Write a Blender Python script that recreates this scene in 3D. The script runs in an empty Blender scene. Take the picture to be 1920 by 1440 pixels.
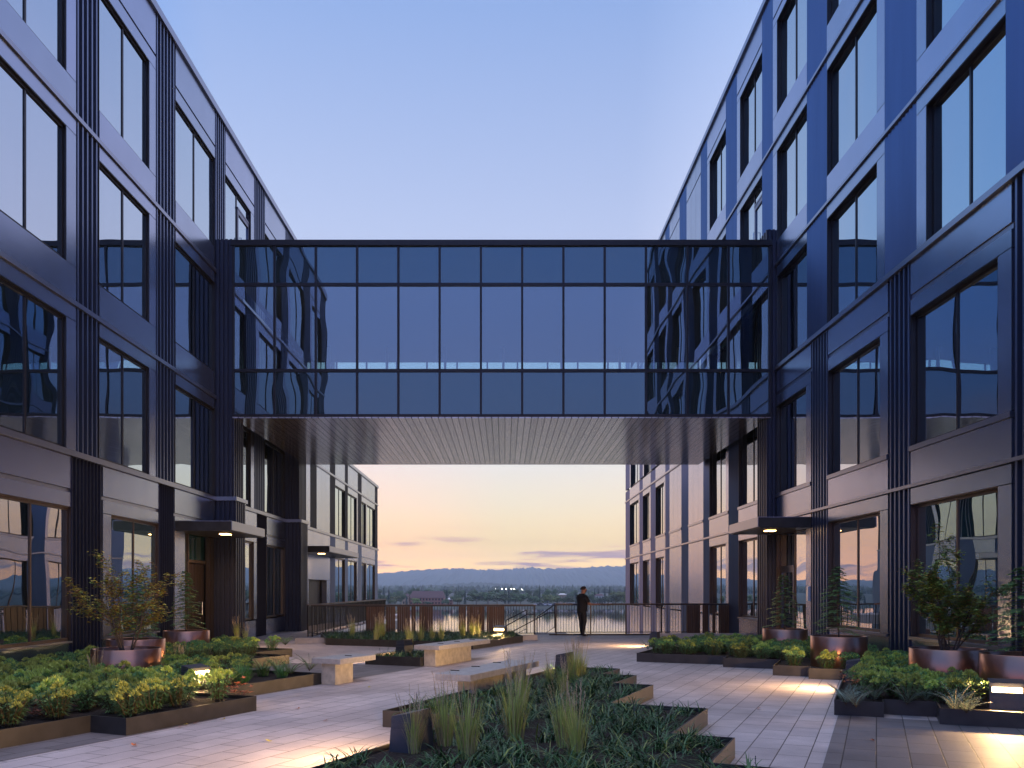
import bpy, math, random
from mathutils import Vector, Matrix
R = math.radians
S = bpy.context.scene
C = S.collection
rng = random.Random(7)

# ------------------------------------------------------------------ camera
F, VX, VY, H = 1583.0, 946.0, 1106.0, 1.65       # focal length in px of a 1920 px wide frame, vanishing point, eye height
cam = bpy.data.cameras.new('camera')
cam.sensor_width = 36; cam.lens = 36 * F / 1920
cam.shift_x = (960 - VX) / 1920; cam.shift_y = (VY - 720) / 1920
cam.clip_start = 0.1; cam.clip_end = 30000
co = bpy.data.objects.new('camera', cam); C.objects.link(co)
co.location = (0, 0, H); co.rotation_euler = (R(90), 0, 0)
S.camera = co
S.view_settings.view_transform = 'Standard'; S.view_settings.look = 'None'
S.view_settings.exposure = 0.0; S.view_settings.gamma = 1
S.render.resolution_x, S.render.resolution_y = 1024, 768
S.render.engine = 'CYCLES'
cy = S.cycles
cy.use_denoising = True
try: cy.denoiser = 'OPENIMAGEDENOISE'
except Exception: pass
cy.max_bounces = 7; cy.diffuse_bounces = 3; cy.glossy_bounces = 5; cy.transmission_bounces = 4
cy.transparent_max_bounces = 10; cy.volume_bounces = 1
cy.sample_clamp_indirect = 6; cy.caustics_reflective = False; cy.caustics_refractive = False

def lin(c):
    return tuple(((v / 255) / 12.92 if v / 255 <= .04045 else ((v / 255 + .055) / 1.055) ** 2.4) for v in c)

# ------------------------------------------------------------------ world: dusk sky, sunset beyond the river
W = bpy.data.worlds.new('World'); S.world = W; W.use_nodes = True
nt = W.node_tree; nt.nodes.clear()
def N(t, tree=None, **kw):
    n = (tree or nt).nodes.new(t)
    for k, v in kw.items(): setattr(n, k, v)
    return n
def LK(a, b, tree=None): (tree or nt).links.new(a, b)
def ramp(stops, tree=None, interp='LINEAR'):
    n = N('ShaderNodeValToRGB', tree); cr = n.color_ramp; cr.interpolation = interp
    while len(cr.elements) < len(stops): cr.elements.new(.5)
    for e, (p, c) in zip(cr.elements, stops):
        e.position = p; e.color = (*c[:3], 1)
    return n
def math_n(op, a, b=None, tree=None, clamp=False):
    n = N('ShaderNodeMath', tree, operation=op); n.use_clamp = clamp
    for i, v in enumerate((a, b)):
        if v is None: continue
        if isinstance(v, (int, float)): n.inputs[i].default_value = v
        else: LK(v, n.inputs[i], tree)
    return n.outputs[0]
tc = N('ShaderNodeTexCoord')
nrm = N('ShaderNodeVectorMath', operation='NORMALIZE'); LK(tc.outputs['Generated'], nrm.inputs[0])
sep = N('ShaderNodeSeparateXYZ'); LK(nrm.outputs[0], sep.inputs[0])
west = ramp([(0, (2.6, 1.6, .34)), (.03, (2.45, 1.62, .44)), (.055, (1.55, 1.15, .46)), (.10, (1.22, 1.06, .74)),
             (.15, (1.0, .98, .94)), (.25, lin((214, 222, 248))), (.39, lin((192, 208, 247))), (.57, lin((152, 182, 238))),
             (.72, (.6, .72, 1.1)), (1, (1.45, 1.45, 1.8))])  # zenith raised above dusk level, added out of view to light the courtyard
east = ramp([(0, (.30, .26, .42)), (.08, (.42, .34, .58)), (.2, (.30, .44, .95)), (.4, (.22, .42, 1.1)), (.6, (.3, .46, 1.0)), (.75, (.6, .72, 1.1)), (1, (1.45, 1.45, 1.8))])  # ends in the same added zenith brightness as the west ramp
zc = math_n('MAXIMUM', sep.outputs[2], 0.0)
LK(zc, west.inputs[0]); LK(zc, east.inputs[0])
dotw = N('ShaderNodeVectorMath', operation='DOT_PRODUCT'); LK(nrm.outputs[0], dotw.inputs[0]); dotw.inputs[1].default_value = (.26, .965, 0)
mr = N('ShaderNodeMapRange', interpolation_type='SMOOTHSTEP'); LK(dotw.outputs['Value'], mr.inputs[0])
mr.inputs[1].default_value = -.55; mr.inputs[2].default_value = .85
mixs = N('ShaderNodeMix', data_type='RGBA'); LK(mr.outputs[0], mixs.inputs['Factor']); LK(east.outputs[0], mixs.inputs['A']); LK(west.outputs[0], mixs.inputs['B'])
# the sky is a deeper blue to the south (left), pinker to the north (right); rosy on the horizon away from the afterglow
xr = N('ShaderNodeMapRange', interpolation_type='SMOOTHSTEP'); LK(sep.outputs[0], xr.inputs[0]); xr.inputs[1].default_value = -.55; xr.inputs[2].default_value = .55
tint = ramp([(0, (.52, .84, 1.1)), (.03, (.62, .88, 1.08)), (.15, (1.04, 1.04, 1.03)), (.68, (1, 1, 1)), (.80, (1.28, 1.2, 1.12)), (1, (1.38, 1.2, 1.22))]); LK(xr.outputs[0], tint.inputs[0])
rosy = ramp([(0, (1.75, 1.02, .95)), (.09, (1.6, 1.0, .95)), (.2, (1.12, 1, 1)), (.28, (1, 1, 1))]); LK(zc, rosy.inputs[0])
rosf = N('ShaderNodeMix', data_type='RGBA'); rosf.inputs['B'].default_value = (1, 1, 1, 1); LK(math_n('MULTIPLY', xr.outputs[0], 2.0, None, True), rosf.inputs['Factor']); LK(rosy.outputs[0], rosf.inputs['A'])
tm = N('ShaderNodeMix', data_type='RGBA', blend_type='MULTIPLY'); tm.inputs['Factor'].default_value = 1; tz = N('ShaderNodeMapRange', interpolation_type='SMOOTHSTEP'); LK(sep.outputs[2], tz.inputs[0]); tz.inputs[1].default_value = .10; tz.inputs[2].default_value = .30
tq = N('ShaderNodeMix', data_type='RGBA'); tq.inputs['A'].default_value = (1, 1, 1, 1); LK(tz.outputs[0], tq.inputs['Factor']); LK(tint.outputs[0], tq.inputs['B']); LK(tq.outputs['Result'], tm.inputs['A']); LK(rosf.outputs['Result'], tm.inputs['B'])
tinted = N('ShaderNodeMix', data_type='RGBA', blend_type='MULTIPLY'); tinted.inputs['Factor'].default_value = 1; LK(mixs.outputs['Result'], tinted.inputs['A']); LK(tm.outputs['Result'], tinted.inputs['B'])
# thin mauve cloud streaks low over the hills
cm = N('ShaderNodeMapping'); LK(nrm.outputs[0], cm.inputs[0]); cm.inputs['Scale'].default_value = (5, 3, 55); cm.inputs['Rotation'].default_value = (0, R(-3), 0)
cm.inputs['Location'].default_value = (2.3, 0, .4)
cn = N('ShaderNodeTexNoise'); LK(cm.outputs[0], cn.inputs['Vector']); cn.inputs['Scale'].default_value = 1.5; cn.inputs['Detail'].default_value = 5
cmr = N('ShaderNodeMapRange', interpolation_type='SMOOTHSTEP'); LK(cn.outputs['Fac'], cmr.inputs[0]); cmr.inputs[1].default_value = .52; cmr.inputs[2].default_value = .64
cel = ramp([(0, (.25,) * 3), (.028, (1,) * 3), (.05, (.9,) * 3), (.065, (.15,) * 3), (.08, (0,) * 3)]); LK(zc, cel.inputs[0])
cf = math_n('MULTIPLY', cmr.outputs[0], cel.outputs[0]); cf = math_n('MULTIPLY', cf, .95)
cloudy = N('ShaderNodeMix', data_type='RGBA'); LK(cf, cloudy.inputs['Factor']); LK(tinted.outputs['Result'], cloudy.inputs['A']); cloudy.inputs['B'].default_value = (*lin((205, 160, 165)), 1)
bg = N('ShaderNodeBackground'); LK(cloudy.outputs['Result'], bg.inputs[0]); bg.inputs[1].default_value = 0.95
SUN_EL, SUN_AZ = R(1.0), R(15)
sky = N('ShaderNodeTexSky', sky_type='NISHITA'); sky.sun_disc = False; sky.sun_elevation = SUN_EL; sky.sun_rotation = SUN_AZ
bg2 = N('ShaderNodeBackground'); LK(sky.outputs[0], bg2.inputs[0]); bg2.inputs[1].default_value = 0.006
addw = N('ShaderNodeAddShader'); LK(bg.outputs[0], addw.inputs[0]); LK(bg2.outputs[0], addw.inputs[1])
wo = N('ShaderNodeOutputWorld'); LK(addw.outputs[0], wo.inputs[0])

# ------------------------------------------------------------------ helpers
CU, SU = math.cos(R(23.77)), math.sin(R(23.77))
def uv(u, v): return (SU * u + CU * v, CU * u - SU * v)          # paving grid -> world xy
def xy2uv(x, y): return (SU * x + CU * y, CU * x - SU * y)
def gp(px, py, z=0.0):                                            # a point at height z seen at a photo pixel
    d = F * (H - z) / (py - VY); return ((px - VX) / F * d, d)
def at(px, py, d): return ((px - VX) / F * d, d, H - (py - VY) / F * d)

class MB:
    def __init__(s): s.v = []; s.f = []; s.m = []
    def face(s, pts, m=0):
        i = len(s.v); s.v += [tuple(p) for p in pts]; s.f.append(tuple(range(i, i + len(pts)))); s.m.append(m)
    def hexa(s, p, m=0):                                          # 8 corners: bottom 4 ccw, top 4 ccw
        i = len(s.v); s.v += [tuple(q) for q in p]
        for q in ((3, 2, 1, 0), (4, 5, 6, 7), (0, 1, 5, 4), (1, 2, 6, 5), (2, 3, 7, 6), (3, 0, 4, 7)):
            s.f.append(tuple(i + k for k in q)); s.m.append(m)
    def box(s, x0, x1, y0, y1, z0, z1, m=0):
        if x0 > x1: x0, x1 = x1, x0
        if y0 > y1: y0, y1 = y1, y0
        s.hexa([(x0, y0, z0), (x1, y0, z0), (x1, y1, z0), (x0, y1, z0), (x0, y0, z1), (x1, y0, z1), (x1, y1, z1), (x0, y1, z1)], m)
    def uvbox(s, u0, u1, v0, v1, z0, z1, m=0):
        if u0 > u1: u0, u1 = u1, u0
        if v0 > v1: v0, v1 = v1, v0
        b = [uv(u0, v0), uv(u0, v1), uv(u1, v1), uv(u1, v0)]
        s.hexa([(*q, z0) for q in b] + [(*q, z1) for q in b], m)
    def prism(s, poly, z0, z1, m=0, top=True, bottom=False):
        n = len(poly)
        a = sum(poly[i][0] * poly[(i + 1) % n][1] - poly[(i + 1) % n][0] * poly[i][1] for i in range(n))
        if a < 0: poly = poly[::-1]
        i = len(s.v); s.v += [(*p, z0) for p in poly] + [(*p, z1) for p in poly]
        for k in range(n):
            j = (k + 1) % n; s.f.append((i + k, i + j, i + n + j, i + n + k)); s.m.append(m)
        if top: s.f.append(tuple(i + n + k for k in range(n))); s.m.append(m)
        if bottom: s.f.append(tuple(i + k for k in range(n))[::-1]); s.m.append(m)
    def tube(s, pts, rad, n=6, m=0, cap=True):
        pts = [Vector(p) for p in pts]
        if not isinstance(rad, (list, tuple)): rad = [rad] * len(pts)
        i0 = len(s.v); up = Vector((0, 0, 1))
        for k, p in enumerate(pts):
            d = (pts[min(k + 1, len(pts) - 1)] - pts[max(k - 1, 0)])
            d = d.normalized() if d.length > 1e-9 else up
            a = d.cross(Vector((1, 0, 0)) if abs(d.x) < .8 else Vector((0, 1, 0))).normalized(); b = d.cross(a)
            for q in range(n):
                t = 2 * math.pi * q / n; s.v.append(tuple(p + (a * math.cos(t) + b * math.sin(t)) * rad[k]))
        for k in range(len(pts) - 1):
            for q in range(n):
                r = (q + 1) % n; a = i0 + k * n
                s.f.append((a + q, a + r, a + n + r, a + n + q)); s.m.append(m)
        if cap:
            s.f.append(tuple(i0 + q for q in range(n))[::-1]); s.m.append(m)
            e = i0 + (len(pts) - 1) * n; s.f.append(tuple(e + q for q in range(n))); s.m.append(m)
    def lathe(s, prof, n=48, m=0):
        i0 = len(s.v)
        for r, z in prof:
            for q in range(n):
                t = 2 * math.pi * q / n; s.v.append((r * math.cos(t), r * math.sin(t), z))
        for k in range(len(prof) - 1):
            for q in range(n):
                r = (q + 1) % n; a = i0 + k * n
                s.f.append((a + q, a + r, a + n + r, a + n + q)); s.m.append(m)
    def build(s, name, mats, parent=None, smooth=False, loc=None):
        me = bpy.data.meshes.new(name); me.from_pydata(s.v, [], s.f)
        if not isinstance(mats, (list, tuple)): mats = [mats]
        for q in mats: me.materials.append(q)
        if len(mats) > 1: me.polygons.foreach_set('material_index', s.m)
        if smooth: me.polygons.foreach_set('use_smooth', [True] * len(s.f))
        me.update()
        o = bpy.data.objects.new(name, me); C.objects.link(o)
        if parent is not None: o.parent = parent
        if loc: o.location = loc
        return o
def tag(o, label=None, cat=None, group=None, kind=None):
    for k, v in (('label', label), ('category', cat), ('group', group), ('kind', kind)):
        if v: o[k] = v
    return o
def empty(name, loc=(0, 0, 0), label=None, cat=None, group=None, rz=0):
    o = bpy.data.objects.new(name, None); C.objects.link(o); o.location = loc; o.rotation_euler.z = rz
    o.empty_display_size = .2
    return tag(o, label, cat, group)
def copy_tree(o, parent=None):
    c = o.copy(); C.objects.link(c)
    if parent is not None: c.parent = parent
    for ch in [k for k in bpy.data.objects if k.parent == o]: copy_tree(ch, c)
    return c

# ------------------------------------------------------------------ materials
def mat(name, col, rough=.6, metal=0., spec=.5, noise=None, bump=None, island=0., em=None, obj_rand=0.):
    m = bpy.data.materials.new(name); m.use_nodes = True; t = m.node_tree; b = t.nodes['Principled BSDF']
    b.inputs['Base Color'].default_value = (*col, 1); b.inputs['Roughness'].default_value = rough
    b.inputs['Metallic'].default_value = metal; b.inputs['Specular IOR Level'].default_value = spec
    tcn = None
    if noise or bump:
        tcn = N('ShaderNodeTexCoord', t)
    colout = None
    if noise:                                                    # (scale, amount, stretch)
        sc, am = noise[0], noise[1]; st = noise[2] if len(noise) > 2 else (1, 1, 1)
        mp = N('ShaderNodeMapping', t); mp.inputs['Scale'].default_value = st; LK(tcn.outputs['Object'], mp.inputs[0], t)
        n = N('ShaderNodeTexNoise', t); n.inputs['Scale'].default_value = sc; n.inputs['Detail'].default_value = 5; LK(mp.outputs[0], n.inputs['Vector'], t)
        r = ramp([(.25, tuple(max(0, c * (1 - am)) for c in col)), (.75, tuple(min(1, c * (1 + am)) for c in col))], t)
        LK(n.outputs['Fac'], r.inputs[0], t); colout = r.outputs[0]
        LK(colout, b.inputs['Base Color'], t)
    if island or obj_rand:
        hv = N('ShaderNodeHueSaturation', t)
        if colout: LK(colout, hv.inputs['Color'], t)
        else: hv.inputs['Color'].default_value = (*col, 1)
        src = None
        if island:
            g = N('ShaderNodeNewGeometry', t)
            v = N('ShaderNodeMapRange', t); LK(g.outputs['Random Per Island'], v.inputs[0], t); v.inputs[3].default_value = 1 - island; v.inputs[4].default_value = 1 + island
            src = v.outputs[0]
        if obj_rand:
            oi = N('ShaderNodeObjectInfo', t)
            v2 = N('ShaderNodeMapRange', t); LK(oi.outputs['Random'], v2.inputs[0], t); v2.inputs[3].default_value = 1 - obj_rand; v2.inputs[4].default_value = 1 + obj_rand
            src = math_n('MULTIPLY', src, v2.outputs[0], t) if src else v2.outputs[0]
            v3 = N('ShaderNodeMapRange', t); LK(oi.outputs['Random'], v3.inputs[0], t); v3.inputs[3].default_value = .485; v3.inputs[4].default_value = .515
            LK(v3.outputs[0], hv.inputs['Hue'], t)
        LK(src, hv.inputs['Value'], t); LK(hv.outputs[0], b.inputs['Base Color'], t)
    if bump:                                                     # (scale, strength, distance)
        n = N('ShaderNodeTexNoise', t); n.inputs['Scale'].default_value = bump[0]; n.inputs['Detail'].default_value = 4; LK(tcn.outputs['Object'], n.inputs['Vector'], t)
        bp = N('ShaderNodeBump', t); bp.inputs['Strength'].default_value = bump[1]; bp.inputs['Distance'].default_value = bump[2]
        LK(n.outputs['Fac'], bp.inputs['Height'], t); LK(bp.outputs[0], b.inputs['Normal'], t)
    if em:
        b.inputs['Emission Color'].default_value = (*em[0], 1); b.inputs['Emission Strength'].default_value = em[1]
    return m

def glass_mat(name, tint, body, f0, wav=.012, see=False):
    """coated architectural glass: a mirror layer that strengthens at grazing angles over a dark body or a tinted clear pane"""
    m = bpy.data.materials.new(name); m.use_nodes = True; t = m.node_tree; t.nodes.clear()
    out = N('ShaderNodeOutputMaterial', t); mix = N('ShaderNodeMixShader', t)
    tcn = N('ShaderNodeTexCoord', t)
    n = N('ShaderNodeTexNoise', t); n.inputs['Scale'].default_value = .55; n.inputs['Detail'].default_value = 1; LK(tcn.outputs['Object'], n.inputs['Vector'], t)
    bp = N('ShaderNodeBump', t); bp.inputs['Strength'].default_value = 1; bp.inputs['Distance'].default_value = wav; LK(n.outputs['Fac'], bp.inputs['Height'], t)
    lw = N('ShaderNodeLayerWeight', t); lw.inputs['Blend'].default_value = .5
    p = math_n('POWER', lw.outputs['Facing'], 4.0, t)
    fac = math_n('ADD', math_n('MULTIPLY', p, .92 - f0, t), f0, t)
    LK(fac, mix.inputs[0], t)
    if see:
        a = N('ShaderNodeBsdfTransparent', t); a.inputs[0].default_value = (*tint, 1)
    else:
        a = N('ShaderNodeBsdfDiffuse', t); a.inputs[0].default_value = (*body, 1)
    g = N('ShaderNodeBsdfGlossy', t); g.inputs['Roughness'].default_value = 0.0; g.inputs['Color'].default_value = (*tint, 1) if not see else (.95, .97, 1, 1)
    LK(bp.outputs[0], g.inputs['Normal'], t)
    LK(a.outputs[0], mix.inputs[1], t); LK(g.outputs[0], mix.inputs[2], t); LK(mix.outputs[0], out.inputs[0], t)
    return m

M = {}
M['panel'] = mat('panel_metal', (.355, .395, .495), .25, .92, noise=(.9, .06), bump=(.9, .22, .025), obj_rand=.07)
M['panel_dark'] = mat('recess_metal', (.13, .14, .19), .3, .9)
M['rib'] = mat('rib_metal', (.15, .185, .285), .34, .85, noise=(3, .08, (1, 1, .1)))
M['rib_dark'] = mat('rib_dark_metal', (.042, .046, .075), .42, .6, noise=(3, .1, (1, 1, .1)))
M['trim'] = mat('trim_metal', (.32, .335, .40), .3, .9, bump=(1.3, .1, .01))
M['frame'] = mat('window_frame_metal', (.035, .032, .035), .38, .5)
M['frame_bronze'] = mat('bronze_frame_metal', (.12, .085, .065), .35, .7)
M['wall'] = mat('backing_wall', (.02, .02, .024), .7)
M['roof'] = mat('roof_membrane', (.15, .15, .16), .8, noise=(1, .2))
M['glass'] = glass_mat('window_glass', (.83, .945, 1.0), (.004, .009, .011), .58)
M['glass_teal'] = glass_mat('window_glass_curtain', (.86, .94, 1.0), (.012, .05, .055), .44)
M['glass_see'] = glass_mat('bridge_clear_glass', (.72, .93, .95), None, .33, .008, True)
M['glass_span'] = glass_mat('bridge_spandrel_glass', (.72, .88, .95), (.02, .034, .046), .21, .02)
M['mullion'] = mat('mullion_metal', (.03, .028, .036), .4, .5)
M['ceil'] = mat('bridge_ceiling', (.18, .18, .19), .8)
M['dark_wood'] = mat('dark_cladding_wood', (.019, .011, .008), .5, noise=(6, .35, (1, 1, .08)))
M['conc'] = mat('bench_concrete', (.46, .43, .40), .75, noise=(14, .16), bump=(60, .25, .003))
M['conc_base'] = mat('cast_base_concrete', (.50, .45, .37), .8, noise=(9, .25), bump=(40, .35, .004))
M['curb'] = mat('curb_concrete', (.46, .41, .38), .85, noise=(6, .15), bump=(50, .3, .003))
M['steel'] = mat('planter_steel', (.06, .056, .054), .42, .55, noise=(5, .25), bump=(3, .08, .01))
M['bollard'] = mat('bollard_metal', (.075, .08, .095), .45, .5, noise=(20, .1))
M['soil'] = mat('bark_mulch', (.022, .012, .008), .95, noise=(28, .6), bump=(45, 1.0, .03))
M['copper'] = mat('copper_pot_metal', (.52, .25, .16), .28, .95, noise=(2.2, .12), bump=(1.5, .08, .01))
M['rail'] = mat('rail_metal', (.03, .026, .026), .4, .5)
M['rail_cap'] = mat('rail_cap_wood', (.13, .09, .075), .55, noise=(4, .2, (.2, 3, 3)))
M['wood'] = mat('slat_wood', (.12, .055, .026), .5, noise=(5, .55, (6, 6, .25)))
M['clip'] = mat('clip_metal', (.05, .045, .04), .35, .9)
M['lamp'] = mat('lamp_lens', (.9, .8, .6), .4, em=((1, .66, .26), 26))
M['downlamp'] = mat('downlight_lens', (.9, .8, .6), .4, em=((1, .52, .18), 22))
M['euph_leaf'] = mat('spurge_leaf', (.15, .28, .085), .55, island=.35, obj_rand=.3)
M['euph_top'] = mat('spurge_bract', (.46, .52, .10), .6, island=.3, obj_rand=.3)
M['stem'] = mat('plant_stem', (.10, .07, .035), .7)
M['stem_red'] = mat('red_stem', (.16, .05, .035), .6, island=.3)
M['fern'] = mat('fern_leaf', (.14, .27, .06), .5, island=.25, obj_rand=.3)
M['fern_gray'] = mat('fern_leaf_silver', (.2, .29, .23), .5, island=.25, obj_rand=.2)
M['carex'] = mat('sedge_blade', (.07, .18, .045), .5, island=.4, obj_rand=.25)
M['lily'] = mat('lily_turf_blade', (.032, .10, .026), .45, island=.5)
M['lily2'] = mat('lily_turf_yellow_blade', (.2, .24, .05), .45, island=.4)
M['purple'] = mat('lily_turf_flower', (.09, .035, .14), .6, island=.3)
M['straw'] = mat('straw_blade', (.50, .40, .22), .6, island=.35)
M['grass'] = mat('feather_grass_blade', (.40, .47, .11), .5, island=.4)
M['plume'] = mat('grass_plume', (.55, .42, .28), .8, island=.3)
M['rosy'] = mat('rosy_leaf', (.30, .13, .09), .6, island=.35)
M['orange'] = mat('orange_leaf', (.5, .15, .05), .6, island=.3)
M['maple'] = mat('maple_leaf', (.25, .36, .07), .5, island=.4)
M['maple_y'] = mat('maple_yellow_leaf', (.58, .48, .08), .5, island=.4)
M['maple_o'] = mat('maple_orange_leaf', (.40, .19, .06), .5, island=.4)
M['needle'] = mat('hemlock_needle', (.14, .29, .085), .55, island=.4)
M['bark'] = mat('young_bark', (.12, .09, .07), .8, noise=(12, .3))
M['tree_a'] = mat('far_crown_leaf', (.075, .13, .045), .7, island=.4, obj_rand=.3)
M['tree_b'] = mat('far_crown_leaf_bright', (.16, .21, .05), .7, island=.4, obj_rand=.3)
M['tree_c'] = mat('far_conifer_leaf', (.035, .07, .045), .7, island=.4, obj_rand=.25)
M['hill'] = mat('hill_forest', (.035, .06, .04), .9, noise=(.02, .4))
M['ground'] = mat('ground_soil', (.05, .06, .04), .95, noise=(.3, .4))
M['brick'] = mat('far_brick', (.36, .15, .10), .8, noise=(.6, .15))
M['far_roof'] = mat('far_roof_tile', (.10, .05, .05), .8)
M['far_white'] = mat('far_white_paint', (.7, .66, .6), .7)
M['far_tan'] = mat('far_tan_render', (.5, .36, .24), .8)
M['far_glass'] = mat('far_window_glass', (.02, .025, .03), .15)
M['car_white'] = mat('car_white_paint', (.75, .75, .76), .3)
M['car_dark'] = mat('car_dark_paint', (.05, .06, .09), .3)
M['tyre'] = mat('tyre_rubber', (.02, .02, .02), .8)
M['far_lamp'] = mat('far_flood_lamp', (1, 1, .9), .5, em=((1, .9, .75), 40))
M['skin'] = mat('skin', (.42, .2, .13), .55)
M['shirt'] = mat('black_cotton', (.012, .010, .011), .85, bump=(30, .3, .01))
M['jeans'] = mat('dark_denim', (.02, .015, .016), .8, bump=(40, .3, .008))
M['hair'] = mat('brown_hair', (.035, .016, .010), .6)
M['shoe'] = mat('shoe_leather', (.02, .014, .012), .5)
M['white_plastic'] = mat('white_plastic', (.7, .7, .75), .4)
M['gravel'] = mat('pale_gravel', (.8, .76, .7), .9, noise=(18, .45), bump=(30, 1, .05))

def paver_mat(name, c1, c2, mortar, rough=.62):
    m = bpy.data.materials.new(name); m.use_nodes = True; t = m.node_tree; b = t.nodes['Principled BSDF']
    tcn = N('ShaderNodeTexCoord', t); mp = N('ShaderNodeMapping', t); LK(tcn.outputs['Object'], mp.inputs[0], t)
    mp.inputs['Rotation'].default_value = (0, 0, -R(90 - 23.77))
    br = N('ShaderNodeTexBrick', t); LK(mp.outputs[0], br.inputs['Vector'], t)
    br.inputs['Scale'].default_value = 1; br.inputs['Brick Width'].default_value = .61; br.inputs['Row Height'].default_value = .305
    br.inputs['Mortar Size'].default_value = .006; br.inputs['Mortar Smooth'].default_value = .2; br.inputs['Bias'].default_value = 0
    br.offset = .5; br.offset_frequency = 2
    br.inputs['Color1'].default_value = (*c1, 1); br.inputs['Color2'].default_value = (*c2, 1); br.inputs['Mortar'].default_value = (*mortar, 1)
    n = N('ShaderNodeTexNoise', t); n.inputs['Scale'].default_value = 1.6; n.inputs['Detail'].default_value = 8; n.inputs['Roughness'].default_value = .7; LK(tcn.outputs['Object'], n.inputs['Vector'], t)
    n2 = N('ShaderNodeTexNoise', t); n2.inputs['Scale'].default_value = 170; n2.inputs['Detail'].default_value = 3; LK(tcn.outputs['Object'], n2.inputs['Vector'], t)
    r1 = N('ShaderNodeMapRange', t); LK(n.outputs['Fac'], r1.inputs[0], t); r1.inputs[1].default_value = .3; r1.inputs[2].default_value = .7; r1.inputs[3].default_value = .82; r1.inputs[4].default_value = 1.1
    r2 = N('ShaderNodeMapRange', t); LK(n2.outputs['Fac'], r2.inputs[0], t); r2.inputs[1].default_value = .3; r2.inputs[2].default_value = .7; r2.inputs[3].default_value = .8; r2.inputs[4].default_value = 1.15
    n3 = N('ShaderNodeTexNoise', t); n3.inputs['Scale'].default_value = .33; n3.inputs['Detail'].default_value = 6; n3.inputs['Distortion'].default_value = .8; LK(tcn.outputs['Object'], n3.inputs['Vector'], t)
    r3_ = N('ShaderNodeMapRange', t); LK(n3.outputs['Fac'], r3_.inputs[0], t); r3_.inputs[1].default_value = .35; r3_.inputs[2].default_value = .6; r3_.inputs[3].default_value = .74; r3_.inputs[4].default_value = 1.05
    hv = N('ShaderNodeHueSaturation', t); LK(br.outputs['Color'], hv.inputs['Color'], t); LK(math_n('MULTIPLY', math_n('MULTIPLY', r1.outputs[0], r2.outputs[0], t), r3_.outputs[0], t), hv.inputs['Value'], t)
    rg = N('ShaderNodeMapRange', t); LK(n3.outputs['Fac'], rg.inputs[0], t); rg.inputs[3].default_value = rough - .22; rg.inputs[4].default_value = rough + .15; LK(rg.outputs[0], b.inputs['Roughness'], t)
    LK(hv.outputs[0], b.inputs['Base Color'], t); b.inputs['Roughness'].default_value = rough; b.inputs['Specular IOR Level'].default_value = .4
    hgt = math_n('SUBTRACT', math_n('MULTIPLY', n2.outputs['Fac'], .12, t), br.outputs['Fac'], t)
    bp = N('ShaderNodeBump', t); bp.inputs['Strength'].default_value = .6; bp.inputs['Distance'].default_value = .006; LK(hgt, bp.inputs['Height'], t); LK(bp.outputs[0], b.inputs['Normal'], t)
    return m
M['paver'] = paver_mat('light_pavers', (.64, .56, .55), (.545, .47, .465), (.13, .11, .10))
M['paver_dark'] = paver_mat('dark_pavers', (.23, .205, .205), (.17, .15, .155), (.045, .04, .04))

# soffit: narrow metal boards running from front to back
def board_mat():
    m = bpy.data.materials.new('soffit_boards'); m.use_nodes = True; t = m.node_tree; b = t.nodes['Principled BSDF']
    tcn = N('ShaderNodeTexCoord', t); sp = N('ShaderNodeSeparateXYZ', t); LK(tcn.outputs['Object'], sp.inputs[0], t)
    fr = math_n('FRACT', math_n('MULTIPLY', sp.outputs[0], 1 / .2, t), None, t)
    ln = math_n('LESS_THAN', fr, .13, t)
    fl = math_n('FLOOR', math_n('MULTIPLY', sp.outputs[0], 1 / .2, t), None, t)
    wn = N('ShaderNodeTexWhiteNoise', t, noise_dimensions='1D'); LK(fl, wn.inputs['W'], t)
    v = N('ShaderNodeMapRange', t); LK(wn.outputs['Value'], v.inputs[0], t); v.inputs[3].default_value = .85; v.inputs[4].default_value = 1.1
    mx = N('ShaderNodeMix', t, data_type='RGBA'); LK(ln, mx.inputs['Factor'], t); mx.inputs['A'].default_value = (.62, .545, .52, 1); mx.inputs['B'].default_value = (.06, .05, .05, 1)
    hv = N('ShaderNodeHueSaturation', t); LK(mx.outputs['Result'], hv.inputs['Color'], t); LK(v.outputs[0], hv.inputs['Value'], t); LK(hv.outputs[0], b.inputs['Base Color'], t)
    n = N('ShaderNodeTexNoise', t); n.inputs['Scale'].default_value = 1.2; LK(tcn.outputs['Object'], n.inputs['Vector'], t)
    rr = N('ShaderNodeMapRange', t); LK(n.outputs['Fac'], rr.inputs[0], t); rr.inputs[3].default_value = .12; rr.inputs[4].default_value = .22
    LK(rr.outputs[0], b.inputs['Roughness'], t); b.inputs['Metallic'].default_value = .85
    bp = N('ShaderNodeBump', t); bp.inputs['Distance'].default_value = .01; bp.invert = True; LK(ln, bp.inputs['Height'], t); LK(bp.outputs[0], b.inputs['Normal'], t)
    return m
M['soffit'] = board_mat()

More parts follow.
